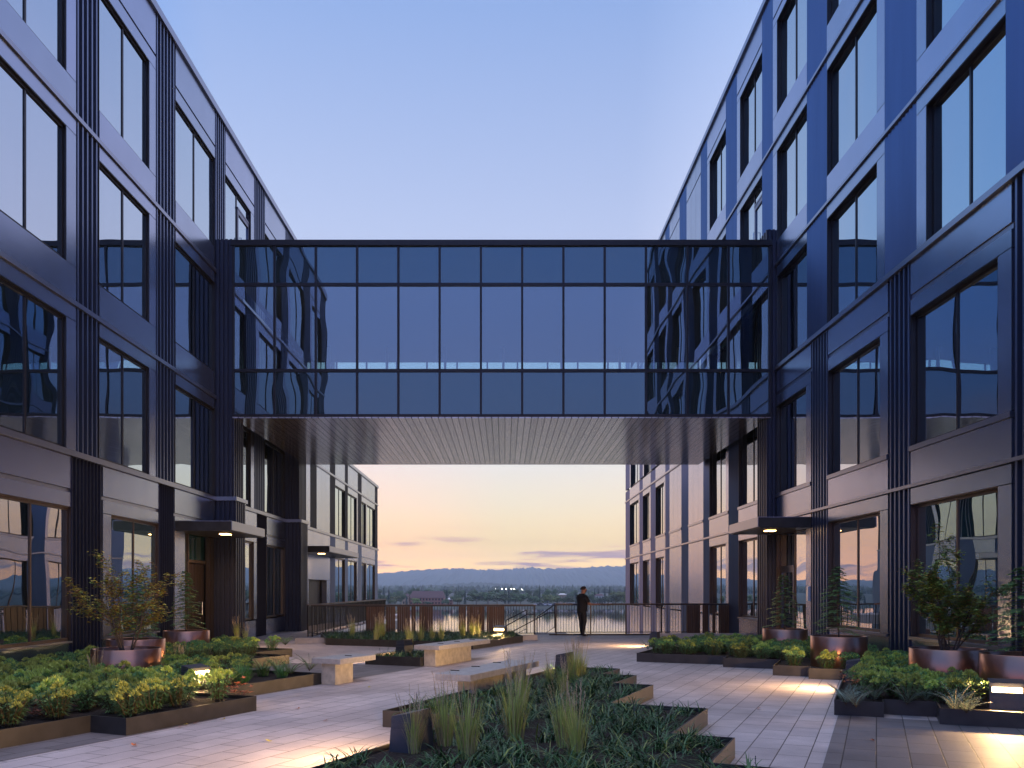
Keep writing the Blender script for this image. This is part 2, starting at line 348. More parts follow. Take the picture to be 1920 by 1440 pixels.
def water_mat():
    m = bpy.data.materials.new('river_water'); m.use_nodes = True; t = m.node_tree; b = t.nodes['Principled BSDF']
    b.inputs['Base Color'].default_value = (.012, .02, .03, 1); b.inputs['Roughness'].default_value = .04; b.inputs['IOR'].default_value = 1.5
    tcn = N('ShaderNodeTexCoord', t); mp = N('ShaderNodeMapping', t); LK(tcn.outputs['Object'], mp.inputs[0], t); mp.inputs['Scale'].default_value = (.12, .3, 1)
    n = N('ShaderNodeTexNoise', t); n.inputs['Scale'].default_value = 1; n.inputs['Detail'].default_value = 4; LK(mp.outputs[0], n.inputs['Vector'], t)
    bp = N('ShaderNodeBump', t); bp.inputs['Strength'].default_value = .5; bp.inputs['Distance'].default_value = .035; LK(n.outputs['Fac'], bp.inputs['Height'], t); LK(bp.outputs[0], b.inputs['Normal'], t)
    return m
M['water'] = water_mat()

# ------------------------------------------------------------------ ground, river, far terrain
XL, XR = 8.7, 8.17                       # facade planes
ZW = -9.0
g = MB()
prof = [(-400, -.6), (30.6, -.6), (33, -5), (58, -9.6), (478, -9.6), (494, -8.9), (506, -7.6), (560, -7.2), (1200, -4), (2500, 0), (4200, 8), (5240, 13)]
xs = [-8600, -3000, -900, -300, 300, 900, 3000, 8600]
for (y0, z0), (y1, z1) in zip(prof, prof[1:]):
    for x0, x1 in zip(xs, xs[1:]):
        g.face([(x0, y0, z0), (x1, y0, z0), (x1, y1, z1), (x0, y1, z1)])
tag(g.build('ground', M['ground']), kind='structure')
g = MB(); g.face([(-8600, 46, ZW), (8600, 46, ZW), (8600, 488, ZW), (-8600, 488, ZW)])
tag(g.build('river_water', M['water']), kind='structure')
# courtyard deck and walkway along the left building
g = MB()
g.prism([(-8.95, -14), (8.42, -14), (8.42, 31.0), (1.25, 31.0), (.95, 30.2), (-6.95, 30.2), (-6.95, 58.2), (-8.95, 58.2)], -.55, 0)
tag(g.build('pavement', M['paver']), kind='structure')
g = MB()
def uvsheet(pts, z, m=0): g.face([(*uv(*p), z) for p in pts], m)
# darker paver fields
uvsheet([(4, -.46), (11.0, -.46), (11.9, -.46), (11.9, 3.2), (4, 3.2)], .004)
uvsheet([(3, -9.2), (8.4, -8.35), (8.4, -7.7), (3, -7.7)], .004)
uvsheet([(12.3, -12.6), (15.3, -12.6), (15.9, -10.0), (15.9, -8.85), (12.3, -8.85)], .004)
tag(g.build('pavement_dark', M['paver_dark']), kind='structure')
g = MB(); g.box(-6.85, -5.9, 30.4, 49, -.5, -.03); tag(g.build('path_gravel', M['gravel']), kind='structure')

# hills
def ridge(name, D, pts, depth, base, jag, seed, m):
    r2 = random.Random(seed); b = MB(); cols = []
    x0, x1 = pts[0][0], pts[-1][0]; n = 2600
    rows = 7
    for i in range(n + 1):
        px = x0 + (x1 - x0) * i / n
        for (a, ya), (c, yc) in zip(pts, pts[1:]):
            if a <= px <= c: yy = ya + (yc - ya) * (px - a) / (c - a); break
        top = H + (VY - yy) / F * D
        col = []
        for k in range(rows + 1):
            tt = k / rows; d = D - depth * (1 - tt)
            z = base + (top - base) * (tt ** .8) + (r2.uniform(-.5, 1) * jag if k else 0)
            z += 6 * math.sin(px * .05 + k) * tt * (1 - tt) + (jag * .5 * math.sin(px * .31) * math.sin(px * .083 + 1) if k == rows else 0)
            col.append(((px - VX) / F * D + r2.uniform(-1, 1), d, z))
        cols.append(col)
    for i in range(n):
        for k in range(rows):
            b.face([cols[i][k], cols[i + 1][k], cols[i + 1][k + 1], cols[i][k + 1]])
    return tag(b.build(name, m), kind='structure')
ridge('hills', 5200, [(-1640, 1078), (-900, 1086), (-200, 1072), (300, 1090), (560, 1086), (640, 1083), (700, 1077), (750, 1073), (790, 1069), (830, 1067), (868, 1066),
      (900, 1069), (925, 1068), (960, 1067.5), (990, 1064.5), (1020, 1067), (1060, 1066), (1100, 1064.5), (1140, 1062.5), (1178, 1062), (1300, 1064), (1600, 1072), (2200, 1066), (3500, 1084)], 1500, 4, 8, 3, M['hill'])
ridge('hills', 2600, [(-2600, 1100), (-900, 1094), (300, 1101), (700, 1101), (800, 1099), (850, 1095), (905, 1093), (960, 1096), (1010, 1100), (1060, 1102), (1110, 1099), (1180, 1100), (1500, 1096), (2200, 1101), (4000, 1098)], 500, -2, 4, 5, M['hill'])

# ------------------------------------------------------------------ the two office buildings
class Facade:
    def __init__(s, side, X, root, rec): s.s, s.X, s.root, s.rec = side, X, root, rec
    def z(s, sl): return H + sl * s.X
    def b(s, mb, y0, y1, z0, z1, o0, o1, m=0): mb.box(s.s * (s.X - o0), s.s * (s.X - o1), y0, y1, z0, z1, m)
    def part(s, name, y0, y1, z0, z1, o0, o1, m, parent=None):
        mb = MB(); s.b(mb, y0, y1, z0, z1, o0, o1); return mb.build(name, m, parent or s.root)
    def panel(s, name, y0, y1, z0, z1, o=0.0, m=None, seams=0):
        """a folded metal panel with a slim shadow joint round it"""
        mb = MB(); g_ = .008; n = seams + 1; w = (y1 - y0) / n
        for k in range(n): s.b(mb, y0 + w * k + g_, y0 + w * (k + 1) - g_, z0 + g_, z1 - g_, -.25, o)
        return mb.build(name, m or M['panel'], s.root)
    def pilaster(s, y0, y1, z0, z1, style, m, o=0.0, mir=False):
        pts = [(y0, o - .25)]
        w = y1 - y0
        if style == 'fin':
            n = max(3, round(w / .2)); p = w / n; pts.append((y0, o - .10))
            for k in range(n):
                a = y0 + p * k + p * .12
                pts += [(a, o - .10), (a, o + .015), (a + .055, o + .015), (a + .055, o - .10)]
            pts.append((y1, o - .10))
        elif style == 'saw':                                   # teeth turned towards the near end
            n = max(3, round(w / .155)); p = w / n
            for k in range(n): pts += [(y0 + p * k, o - .055), (y0 + p * (k + 1), o)]
        else:                                                  # 'was': teeth turned away
            n = max(3, round(w / .155)); p = w / n
            for k in range(n): pts += [(y0 + p * k, o), (y0 + p * (k + 1), o - .055)]
        pts.append((y1, o - .25))
        mb = MB()
        for (a, oa), (c, oc) in zip(pts, pts[1:]):
            xa, xc = s.s * (s.X - oa), s.s * (s.X - oc)
            q = [(xa, a, z0), (xc, c, z0), (xc, c, z1), (xa, a, z1)]
            mb.face(q if s.s < 0 else q[::-1])
        top = [(s.s * (s.X - oa), a, z1) for a, oa in pts]; mb.face(top if s.s > 0 else top[::-1])
        return mb.build('pilaster', m, s.root)
    def window(s, y0, y1, z0, z1, glass=None, door=None, frame=None, trans=None):
        fr = MB(); t = .05; rc = s.rec; oi, oo = -rc - .05, -rc + .045
        s.b(fr, y0, y0 + t, z0, z1, oi, oo); s.b(fr, y1 - t, y1, z0, z1, oi, oo)
        s.b(fr, y0 + t, y1 - t, z0, z0 + t * 1.3, oi, oo); s.b(fr, y0 + t, y1 - t, z1 - t * 1.3, z1, oi, oo)
        mid = (y0 + y1) / 2
        s.b(fr, mid - .028, mid + .028, z0 + t * 1.3, z1 - t * 1.3, oi, -rc + .03)
        s.b(fr, y1 - .012, y1 + .004, z0, z1, -rc + .046, -.006); s.b(fr, y0 - .004, y0 + .012, z0, z1, -rc + .046, -.006); s.b(fr, y0 + .0125, y1 - .0125, z1 - .012, z1 + .004, -rc + .046, -.006)
        fo = fr.build('window', frame or M['frame'], s.root)
        pn = MB(); zt = z0 + t * 1.3
        if door:                                               # the half 'door' holds a door leaf up to height trans
            d0, d1 = ((y0 + t, mid - .035) if door == 'n' else (mid + .035, y1 - t))
            e0, e1 = ((mid + .035, y1 - t) if door == 'n' else (y0 + t, mid - .035))
            s.b(pn, e0, e1, zt, z1 - t * 1.3, -rc - .01, -rc + .01); s.b(pn, d0, d1, trans + .06, z1 - t * 1.3, -rc - .01, -rc + .01)
        else:
            s.b(pn, y0 + t, mid - .028, zt, z1 - t * 1.3, -rc - .01, -rc + .01); s.b(pn, mid + .028, y1 - t, zt, z1 - t * 1.3, -rc - .01, -rc + .01)
        pn.build('pane', glass or M['glass'], fo)
        if door:
            dl = MB(); k = .1
            s.b(dl, d0, d0 + k, z0, trans, -rc - .04, -rc + .05); s.b(dl, d1 - k, d1, z0, trans, -rc - .04, -rc + .05)
            s.b(dl, d0 + k, d1 - k, trans - .14, trans, -rc - .04, -rc + .05); s.b(dl, d0 + k, d1 - k, z0, z0 + .16, -rc - .04, -rc + .05)
            s.b(dl, d0, d1, trans, trans + .06, -rc - .05, -rc + .06)
            do = dl.build('door', M['panel_dark'], s.root)
            gp_ = MB(); s.b(gp_, d0 + k, d1 - k, z0 + .16, trans - .14, -rc - .005, -rc + .012); gp_.build('door_glass', M['glass'], do)
            hy = d1 - .16 if door == 'n' else d0 + .16
            hb = MB(); x = lambda o: s.s * (s.X - o)
            zb = z0 + .95
            hb.tube([(x(-rc + .05), hy, zb), (x(-rc + .12), hy, zb), (x(-rc + .12), hy, zb + .35), (x(-rc + .05), hy, zb + .35)], .014, 6)
            hb.build('handle', M['trim'], do)
        return fo

def bays_of(pil):
    return [(a[1], b[0]) for a, b in zip(pil, pil[1:])]

# ---- left building
LB = empty('office_building', (0, 0, 0), 'four storey dark metal office building on the left with a lower wing behind', 'building')
L = Facade(-1, XL, LB, .10)
z = L.z
PU = [(8.7, 9.9), (12.9, 14.15), (17.15, 18.13), (21.07, 22.33), (25.38, 26.32), (29.35, 30.65), (33.55, 34.9), (37.83, 39.1), (42.1, 43.4)]
PG = [(8.7, 9.9), (12.7, 14.3), (16.95, 18.29), (21.26, 22.27)]
L.part('wall', 8.75, 43.3, -.5, z(1.65), -6, -.33, M['wall'])
L.part('wing_wall', 43.3, 57.8, -9, z(.81), -6, -.33, M['wall'])
L.part('roof', 8.7, 43.4, z(1.655), z(1.678), -6, .07, M['trim'])
L.part('wing_roof', 43.4, 58.0, z(.80), z(.82), -6, .06, M['trim'])
# pilasters
for i, (a, b) in enumerate(PU):
    if i in (4, 6):                                            # carried by the bridge piers lower down
        L.pilaster(a, b, 12.2, z(1.655), 'fin', M['rib']); continue
    if i < 7 or True:
        if i <= 3:
            L.pilaster(a, b, z(.322), z(1.655), 'fin', M['rib'])
            L.pilaster(*PG[i], 0, z(.3085), 'was', M['rib_dark'], o=.02)
        elif i == 5:
            L.pilaster(a, b, z(.322), z(1.655), 'fin', M['rib']); L.pilaster(29.7, 30.9, 0, z(.3085), 'was', M['rib_dark'], o=.02)
        else:
            L.pilaster(a, b, z(.322), z(1.655), 'fin', M['rib_dark'])
for a, b in ((46.06, 46.9), (50.1, 51.4), (56.7, 57.9)):
    L.pilaster(a, b, z(.322), z(.80), 'fin', M['rib_dark']); L.pilaster(a, b, -9, z(.3085), 'saw', M['rib'])
L.pilaster(42.1, 43.4, -9, z(.3085), 'saw', M['rib'])
# horizontal trims
def trim(fc, y0, y1, s0, s1, o): return fc.part('trim_band', y0, y1, fc.z(s0), fc.z(s1), -.2, o, M['trim'])
for a, b in ((8.7, 25.37), (26.41, 33.49), (34.76, 57.95)): trim(L, a, b, .3085, .322, .06)
for a, b in ((8.7, 25.37), (34.76, 57.95)): trim(L, a, b, .660, .671, .045)
trim(L, 8.7, 43.4, 1.098, 1.109, .045)
JW = .39
def bay(fc, y0, y1, levels, jam, ground=None):
    for lv, (sill, head, gro, spt, kind) in levels.items():
        j = jam.get(lv, '')
        if j == 'blank':
            fc.panel('wall_panel', y0, y1, fc.z(sill), fc.z(gro), 0, None, 2)
        else:
            w0, w1 = y0, y1
            if j == 'f': w1 = y1 - JW; fc.panel('jamb_panel', w1, y1, fc.z(sill), fc.z(head))
            if j == 'n': w0 = y0 + JW; fc.panel('jamb_panel', y0, w0, fc.z(sill), fc.z(head))
            fc.panel('header_panel', y0, y1, fc.z(head), fc.z(gro))
            fc.window(w0, w1, fc.z(sill), fc.z(head), glass=M['glass'] if lv > 1 or rng.random() < .3 else M['glass_teal'], door=jam.get(('d', lv)), trans=fc.z(sill) + 2.2, frame=M['frame_bronze'] if lv == 1 else None)
        if kind == 'groove': fc.part('groove_strip', y0, y1, fc.z(gro), fc.z(spt), -.25, -.03, M['trim'])
        top = spandrel_top(fc, lv)
        fc.panel('spandrel_panel', y0, y1, fc.z(spt), fc.z(top), .0, None, 2 if j == 'blank' else 0)
LEV_L = {1: (-.118, .191, .2248, .2328, 'groove'), 2: (.322, .625, .660, .671, 'trim'), 3: (.752, 1.06, 1.098, 1.109, 'trim'), 4: (1.184, 1.49, 1.528, 1.534, 'groove')}
TOP_L = {1: .3085, 2: .752, 3: 1.184, 4: 1.655}
LEV_R = {1: (-.115, .21, .250, .259, 'trim'), 2: (.353, .676, .7138, .7252, 'groove'), 3: (.82, 1.15, 1.19, 1.20, 'trim'), 4: (1.282, 1.611, 1.648, 1.658, 'trim'), 5: (1.749, 2.09, 2.12, 2.127, 'groove')}
TOP_R = {1: .341, 2: .805, 3: 1.282, 4: 1.749, 5: 2.235}
def spandrel_top(fc, lv): return (TOP_L if fc.s < 0 else TOP_R)[lv]
up = lambda d, ks: {k: d[k] for k in ks}
bay(L, 9.9, 12.9, up(LEV_L, (2, 3, 4)), {2: 'f', 3: 'f', 4: 'f'})
bay(L, 9.9, 12.7, up(LEV_L, (1,)), {})
bay(L, 14.15, 17.15, up(LEV_L, (2, 3, 4)), {2: 'f', 3: 'f', 4: 'f'})
bay(L, 14.3, 16.95, up(LEV_L, (1,)), {})
bay(L, 18.13, 21.07, up(LEV_L, (2, 3, 4)), {2: 'f', 3: 'f', 4: 'f'})
bay(L, 18.29, 21.26, up(LEV_L, (1,)), {1: 'n'})
bay(L, 22.33, 25.38, up(LEV_L, (2, 3, 4)), {})
for a, b in ((9.9, 12.7), (14.3, 16.95), (18.29, 21.26)):
    L.panel('base_panel', a, b, 0.01, z(-.122), -.02); L.part('sill', a, b, z(-.122), z(-.118), -.2, .03, M['trim'])
# entrance bay under the canopy
a, b = 22.27, 25.38
L.panel('header_panel', a, b, z(.191), z(.2248)); L.part('groove_strip', a, b, z(.2248), z(.2328), -.25, -.03, M['trim']); L.panel('spandrel_panel', a, b, z(.2328), z(.3085))
L.panel('jamb_panel', a, a + .72, 0.01, z(.191))
fr = MB()
for p in (23.0, 23.62, 25.3): L.b(fr, p, p + .07, .01, z(.191) - .08, -.27, -.15)
L.b(fr, 23.0, 25.37, z(.191) - .08, z(.191), -.27, -.15); L.b(fr, 23.69, 25.3, 2.42, 2.5, -.27, -.15)
fo = fr.build('entrance_frame', M['frame_bronze'], LB)
pn = MB(); L.b(pn, 23.07, 23.62, .05, z(.191) - .08, -.235, -.215); L.b(pn, 23.69, 25.3, 2.5, z(.191) - .08, -.235, -.215); pn.build('pane', M['glass_teal'], fo)
dl = MB()
for k in range(10): L.b(dl, 23.72 + k * .126, 23.72 + k * .126 + .12, .03, 2.4, -.25, -.19 - .006 * (k % 2))
do = dl.build('door', M['dark_wood'], LB)
hb = MB(); xx = -(XL + .19 - .0)
hb.tube([(-XL - .19, 24.55, .95), (-XL - .09, 24.55, .95), (-XL - .09, 24.55, 1.3), (-XL - .19, 24.55, 1.3)], .014, 6); hb.build('handle', M['trim'], do)
cd = MB()
for k in range(4): L.b(cd, 24.98 + k * .095, 24.98 + k * .095 + .088, .02, 3.2, -.14, -.02 - .012 * (k % 2))
cd.build('wood_cladding', M['dark_wood'], LB)
# bridge piers of the left building
def pier(fc, y0, y1, z0, z1, pr, name='pier', lo=None):
    mb = MB(); s = fc.s; X = fc.X
    n = max(2, round((pr + .1) / .14)); p = (pr + .1) / n; base = -.1
    m = 1 if lo else 0
    # ribbed front face across x, plain core, ribbed court side
    fc.b(mb, y0 + .05, y1, z0, z1, -.3, pr - .04)
    for k in range(n):
        o0 = base + p * k
        fc.b(mb, y0 - .0, y0 + .05, z0, z1, o0 + .01, o0 + p * .62)
    nn = max(3, round((y1 - y0) / .2)); q = (y1 - y0) / nn
    for k in range(nn): fc.b(mb, y0 + q * k + .03, y0 + q * k + .03 + q * .42, z0, z1, pr - .04, pr)
    return mb.build(name, M['rib_dark'], fc.root)
zs = 6.84
pier(L, 25.38, 26.4, 0, z(.3085), .62); pier(L, 25.38, 26.4, z(.322), 12.2, .56); L.part('pier_band', 25.33, 26.45, z(.3085), z(.322), -.2, .66, M['trim'])
pier(L, 33.5, 34.75, 0, z(.3085), .62); pier(L, 33.5, 34.75, z(.322), 12.2, .56); L.part('pier_band', 33.45, 34.8, z(.3085), z(.322), -.2, .66, M['trim'])
# bays under and behind the bridge
bay(L, 26.4, 29.35, up(LEV_L, (2,)), {2: 'f'}); bay(L, 26.4, 29.7, up(LEV_L, (1,)), {1: 'f'})
bay(L, 26.32, 29.35, up(LEV_L, (4,)), {4: 'f', ('d', 4): 'f'})
bay(L, 30.65, 33.5, up(LEV_L, (2,)), {}); bay(L, 30.9, 33.5, up(LEV_L, (1,)), {}); bay(L, 30.65, 33.55, up(LEV_L, (4,)), {4: 'f'})
bay(L, 34.9, 37.83, up(LEV_L, (4,)), {4: 'f'}); bay(L, 39.1, 42.1, up(LEV_L, (4,)), {4: 'f'})
for a, b in ((26.4, 29.7), (30.9, 33.5)): L.panel('base_panel', a, b, 0.01, z(-.122), -.02)
bay(L, 34.75, 37.83, up(LEV_L, (2, 3)), {2: 'blank', 3: 'blank'}); bay(L, 39.1, 42.1, up(LEV_L, (2, 3)), {2: 'blank', 3: 'blank'})
# blank ground floor wall with a recessed doorway
L.panel('wall_panel', 34.75, 42.1, 2.12, z(.3085), 0, None, 3)
L.panel('wall_panel', 34.75, 37.5, .01, 2.12, 0, None, 0); L.panel('wall_panel', 41.3, 42.1, .01, 2.12)
L.part('doorway_recess', 37.5, 41.3, .01, 2.12, -.9, -.3, M['dark_wood'])
# lower wing windows
WING = {1: LEV_L[1], 2: (.322, .619, .660, .671, 'trim')}
TOP_L2 = dict(TOP_L); TOP_L[2] = .80
bay(L, 43.4, 46.06, WING, {}); bay(L, 46.9, 50.1, WING, {1: 'f', 2: 'f'}); bay(L, 51.4, 53.4, WING, {1: 'f', 2: 'f'}); bay(L, 53.4, 56.7, WING, {})
TOP_L[2] = .752
L.panel('base_panel', 43.4, 56.7, -9, z(-.12), -.02)

# canopies (a projecting metal tray with a recessed lamp)
def spot(name, loc, power, col, size, parent, ang=150):
    l = bpy.data.lights.new(name, 'AREA'); l.shape = 'RECTANGLE'; l.size, l.size_y = size; l.energy = power * 2.5; l.color = col
    try: l.spread = R(ang)
    except Exception: pass
    o = bpy.data.objects.new(name, l); C.objects.link(o); o.location = loc; o.parent = parent; return o
WARM = (1, .60, .27)
def canopy(fc, y0, y1, z0, z1, pr, lamp_y, lamp_o, power=10):
    mb = MB(); fc.b(mb, y0, y1, z0, z1, .0, pr - .02); fc.b(mb, y0 - .004, y1 + .004, z0 - .03, z0 + .0, .003, pr - .05)
    c = mb.build('canopy', M['steel'], fc.root)
    f = MB(); fc.b(f, y0 + .004, y1 - .004, z0 - .005, z1 + .012, pr - .02, pr); fc.b(f, y0 - .012, y1, z1, z1 + .02, .01, pr - .02); f.build('fascia', M['trim'], c)
    d = MB(); x = fc.s * (fc.X - lamp_o); d.box(x - .13, x + .13, lamp_y - .13, lamp_y + .13, z0 - .05, z0 - .032); d.build('downlight', M['downlamp'], c)
    spot('downlight_lamp', (x, lamp_y, z0 - .07), power, WARM, (.25, .25), c)
canopy(L, 22.3, 25.36, 3.24, 3.46, 1.5, 23.6, .9, 16)
canopy(L, 36.2, 43.4, 3.3, 3.52, 1.2, 37.6, .55, 14)

# ---- right building
RB = empty('office_building', (0, 0, 0), 'taller five storey dark blue metal office building on the right', 'building')
Q = Facade(1, XR, RB, .165); z = Q.z
PR = [(2.2, 3.0), (5.6, 6.8), (8.9, 9.9), (12.5, 13.76), (16.75, 18.14), (21.41, 22.81), (25.71, 26.78), (29.68, 31.16), (34.03, 35.14), (37.9, 39.4), (41.8, 42.9), (45.7, 47.2), (49.9, 51.1), (55.1, 57.0)]
PRL = [(2.2, 3.0), (5.6, 6.8), (8.9, 9.9), (12.45, 13.6), (17.0, 17.99), (21.34, 22.5), (25.6, 26.4), (29.5, 30.8), (33.7, 34.7), (37.5, 39.0), (41.8, 42.9), (45.7, 47.2), (49.9, 51.1), (55.1, 57.0)]
Q.part('wall', 2.3, 56.9, -9, z(2.23), -6, -.33, M['wall'])
Q.part('roof', 2.2, 57.1, z(2.235), z(2.258), -6, .08, M['trim'])
for i, ((a, b), (c, d)) in enumerate(zip(PR, PRL)):
    near = i <= 5
    if i == 6: Q.pilaster(a, b, 12.2, z(2.235), 'saw', M['rib']); continue
    Q.pilaster(a, b, z(.82), z(2.235), 'saw', M['rib'])
    zb = 0 if d < 31 else -9
    Q.pilaster(c, d, zb, z(.805), 'fin' if near else 'saw', M['rib'])
trim(Q, 2.2, 25.6, .251, .259, .06); trim(Q, 26.5, 57.05, .251, .259, .06)
trim(Q, 2.2, 25.6, .806, .82, .07); trim(Q, 26.5, 57.05, .7145, .7252, .05); trim(Q, 2.2, 57.05, 1.191, 1.20, .05); trim(Q, 2.2, 57.05, 1.648, 1.657, .05)
pier(Q, 25.4, 26.45, 0, 12.5, .28)
nb, nl = bays_of(PR), bays_of(PRL)
for i, ((a, b), (c, d)) in enumerate(zip(nb, nl)):
    blank = i in (8, 9)
    if i == 6: a = 26.78
    ju = 'n' if i == 4 else 'f'
    jm = {3: ju, 4: ju, 5: ju}
    if i == 6: jm[('d', 4)] = 'n'
    if i == 3: jm[5] = 'n'
    if blank: jm = {3: 'blank', 4: 'blank', 5: 'blank'}
    bay(Q, a, b, up(LEV_R, (3, 4, 5)), jm)
    if i == 5: d = 25.4
    if i == 6: c = 26.45
    jl = {1: 'n', 2: 'n'} if not blank else {1: 'blank', 2: 'blank'}
    if i == 5: bay(Q, c, d, up(LEV_R, (2,)), jl)
    else: bay(Q, c, d, up(LEV_R, (1, 2)), jl)
    Q.part('sill', c, d, z(.341), z(.353), -.2, .035, M['trim'])
    if i != 5:
        if d < 30: Q.panel('base_panel', c, d, .01, z(-.122), -.02); Q.part('sill', c, d, z(-.122), z(-.115), -.2, .04, M['trim'])
        else: Q.panel('base_panel', c, d, -3.2 if c > 41 else -9, z(-.12), -.02)
# right entrance: glazed door bay under the canopy
c, d = 22.5, 25.4
Q.panel('jamb_panel', c, c + JW, .01, z(.21)); Q.panel('header_panel', c, d, z(.21), z(.25)); Q.panel('spandrel_panel', c, d, z(.259), z(.341))
Q.window(c + JW, d, .02, z(.21), glass=M['glass'], door='f', trans=2.3, frame=M['frame_bronze'])
mb = MB(); Q.b(mb, c + .1, c + .2, 1.35, 1.75, 0, .05); mb.build('entry_reader', M['white_plastic'], RB)
canopy(Q, 22.5, 25.38, 3.34, 3.58, 1.42, 23.6, .75, 16)

# ------------------------------------------------------------------ glazed sky bridge
YB0, YB1, XB0, XB1 = 25.3, 34.75, -8.14, 7.96
SB = empty('sky_bridge', (0, YB0, 6.84), 'glass walled sky bridge joining both office buildings above the courtyard', 'bridge')
def bp(mb, name, m, parent=SB): 
    o = mb.build(name, m); o.parent = parent; o.matrix_parent_inverse = Matrix.Translation((0, -YB0, -6.84)) if parent is SB else Matrix(); return o
nx = 13; step = (XB1 - XB0) / nx
ZB = [6.84, 8.23, 10.81, 11.97, 12.13]
for (yf, s_) in ((YB0, 1), (YB1, -1)):
    fm = MB()
    y0, y1 = (yf, yf + .12) if s_ > 0 else (yf - .12, yf)
    for k in range(nx + 1):
        x = XB0 + step * k; fm.box(x - .032, x + .032, y0, y1, ZB[0] + .08, ZB[3])
    for zz, t0, t1 in ((ZB[0], 0, .08), (ZB[1], -.045, .045), (ZB[2] if s_ > 0 else 11.05, -.045, .045)):
        fm.box(XB0 - .03, XB1 + .03, y0 + .003, y1 - .003, zz + t0, zz + t1)
    bp(fm, 'mullion_grid', M['mullion'])
    cp = MB(); cp.box(XB0 - .06, XB1 + .06, *((YB0 - .04, YB0 + .3) if s_ > 0 else (YB1 - .3, YB1 + .04)), ZB[3], ZB[4])
    bp(cp, 'parapet_cap', M['mullion'])
rf = MB(); rf.box(XB0, XB1, YB0 + .3, YB1 - .3, 11.6, 11.8); bp(rf, 'roof', M['roof'])
ce = MB(); ce.box(XB0, XB1, YB0 + .14, YB1 - .14, 11.02, 11.12); bp(ce, 'ceiling', M['ceil'])
fl = MB(); fl.box(XB0, XB1, YB0 + .14, YB1 - .14, 7.9, 8.2); bp(fl, 'floor', M['ceil'])
so = MB(); so.box(XB0 - .02, XB1 + .02, YB0 + .02, YB1 - .02, 6.80, 6.88); bp(so, 'soffit', M['soffit'])
for yf, s_ in ((YB0, 1), (YB1, -1)):
    y0 = yf + s_ * .05
    for k in range(nx):
        x0, x1 = XB0 + step * k + .032, XB0 + step * (k + 1) - .032
        for r_, (za, zb, m) in enumerate(((ZB[0] + .08, ZB[1] - .045, 'glass_span'), (ZB[1] + .045, (ZB[2] if s_ > 0 else 11.05) - .045, 'glass_see'), ((ZB[2] if s_ > 0 else 11.05) + .045, ZB[3], 'glass_span'))):
            tl = (rng.uniform(-.0025, .0025), rng.uniform(-.0025, .0025))    # real panes never sit perfectly in plane
            p = MB(); xa, xb = (x0, x1)
            q = [(xa, y0 + tl[0], za), (xb, y0 - tl[0], za), (xb, y0 - tl[0] + tl[1], zb), (xa, y0 + tl[0] + tl[1], zb)]
            p.face(q if s_ > 0 else q[::-1]); bp(p, 'glass_panel', M[m])
# a row of slim interior posts seen through the clear band
po = MB()
for k in range(7):
    x = XB0 + 1.3 + k * 2.25; po.box(x, x + .09, 32.6, 32.7, 8.2, 11.02)
bp(po, 'interior_posts', M['far_white'])

# ------------------------------------------------------------------ planters
def inset(poly, t):
    n = len(poly); a = sum(poly[i][0] * poly[(i + 1) % n][1] - poly[(i + 1) % n][0] * poly[i][1] for i in range(n))
    if a < 0: poly = poly[::-1]
    out = []
    for i in range(n):
        p0, p1, p2 = Vector(poly[i - 1]), Vector(poly[i]), Vector(poly[(i + 1) % n])
        d0, d1 = (p1 - p0).normalized(), (p2 - p1).normalized()
        n0, n1 = Vector((-d0.y, d0.x)), Vector((-d1.y, d1.x))
        b = (n0 + n1); k = b.length_squared
        b = b * (2 / k) if k > 1e-6 else n0
        out.append(tuple(p1 + b * t))
    return poly, out
def planter(poly, label, h=.2, soil_h=.15):
    o = empty('planter', (0, 0, 0), label, 'planter bed')
    P0, P1 = inset(poly, .018); n = len(P0); mb = MB()
    for i in range(n):
        j = (i + 1) % n
        a, b, c, d = P0[i], P0[j], P1[j], P1[i]
        mb.face([(*a, 0), (*b, 0), (*b, h), (*a, h)]); mb.face([(*a, h), (*b, h), (*c, h), (*d, h)]); mb.face([(*c, .0), (*d, .0), (*d, h), (*c, h)])
    mb.build('edging', M['steel'], o)
    sb = MB(); sb.face([(*p, soil_h) for p in P1]); sb.build('soil', M['soil'], o)
    return o
def inside(p, poly):
    c = False; n = len(poly); x, y = p
    for i in range(n):
        (x0, y0), (x1, y1) = poly[i], poly[i - 1]
        if (y0 > y) != (y1 > y) and x < (x1 - x0) * (y - y0) / (y1 - y0) + x0: c = not c
    return c
UVL = lambda pts: [uv(*p) for p in pts]
BED_C = UVL([(5.4, -4.22), (8.71, -4.22), (8.71, -5.44), (15.11, -5.44), (15.11, -4.33), (14.04, -4.33), (14.04, -3.73), (12.73, -3.73), (12.73, -3.12), (10.47, -3.12),
             (10.47, -1.89), (8.5, -1.89), (8.5, -1.27), (7.19, -1.27), (7.19, -.66), (5.4, -.66)])
BED_L = UVL([(4.0, -8.31), (7.0, -8.31), (7.0, -7.75), (9.19, -7.75), (9.19, -8.88), (12.21, -8.88), (12.21, -12.6), (14.1, -12.6), (14.1, -12.0), (15.32, -12.0), (15.32, -13.2), (16.97, -13.2)]) + [(-8.58, 22.25), (-8.58, 7.0)]
BED_R = UVL([(11.95, -.51), (11.95, .09), (12.27, .09), (12.27, .71), (11.63, .71), (11.63, 3.70)]) + [(8.08, 22.3), (5.2, 22.3)] + UVL([(20.5, -5.04), (18.97, -5.04), (18.97, -3.0), (18.4, -3.0), (18.4, -1.83), (17.0, -1.83), (17.0, -1.15), (16.6, -1.15), (16.6, -.51)])
BED_S = UVL([(15.85, -10.35), (15.85, -8.96), (16.1, -8.96), (16.1, -8.86), (17.6, -8.86), (17.6, -10.35)])
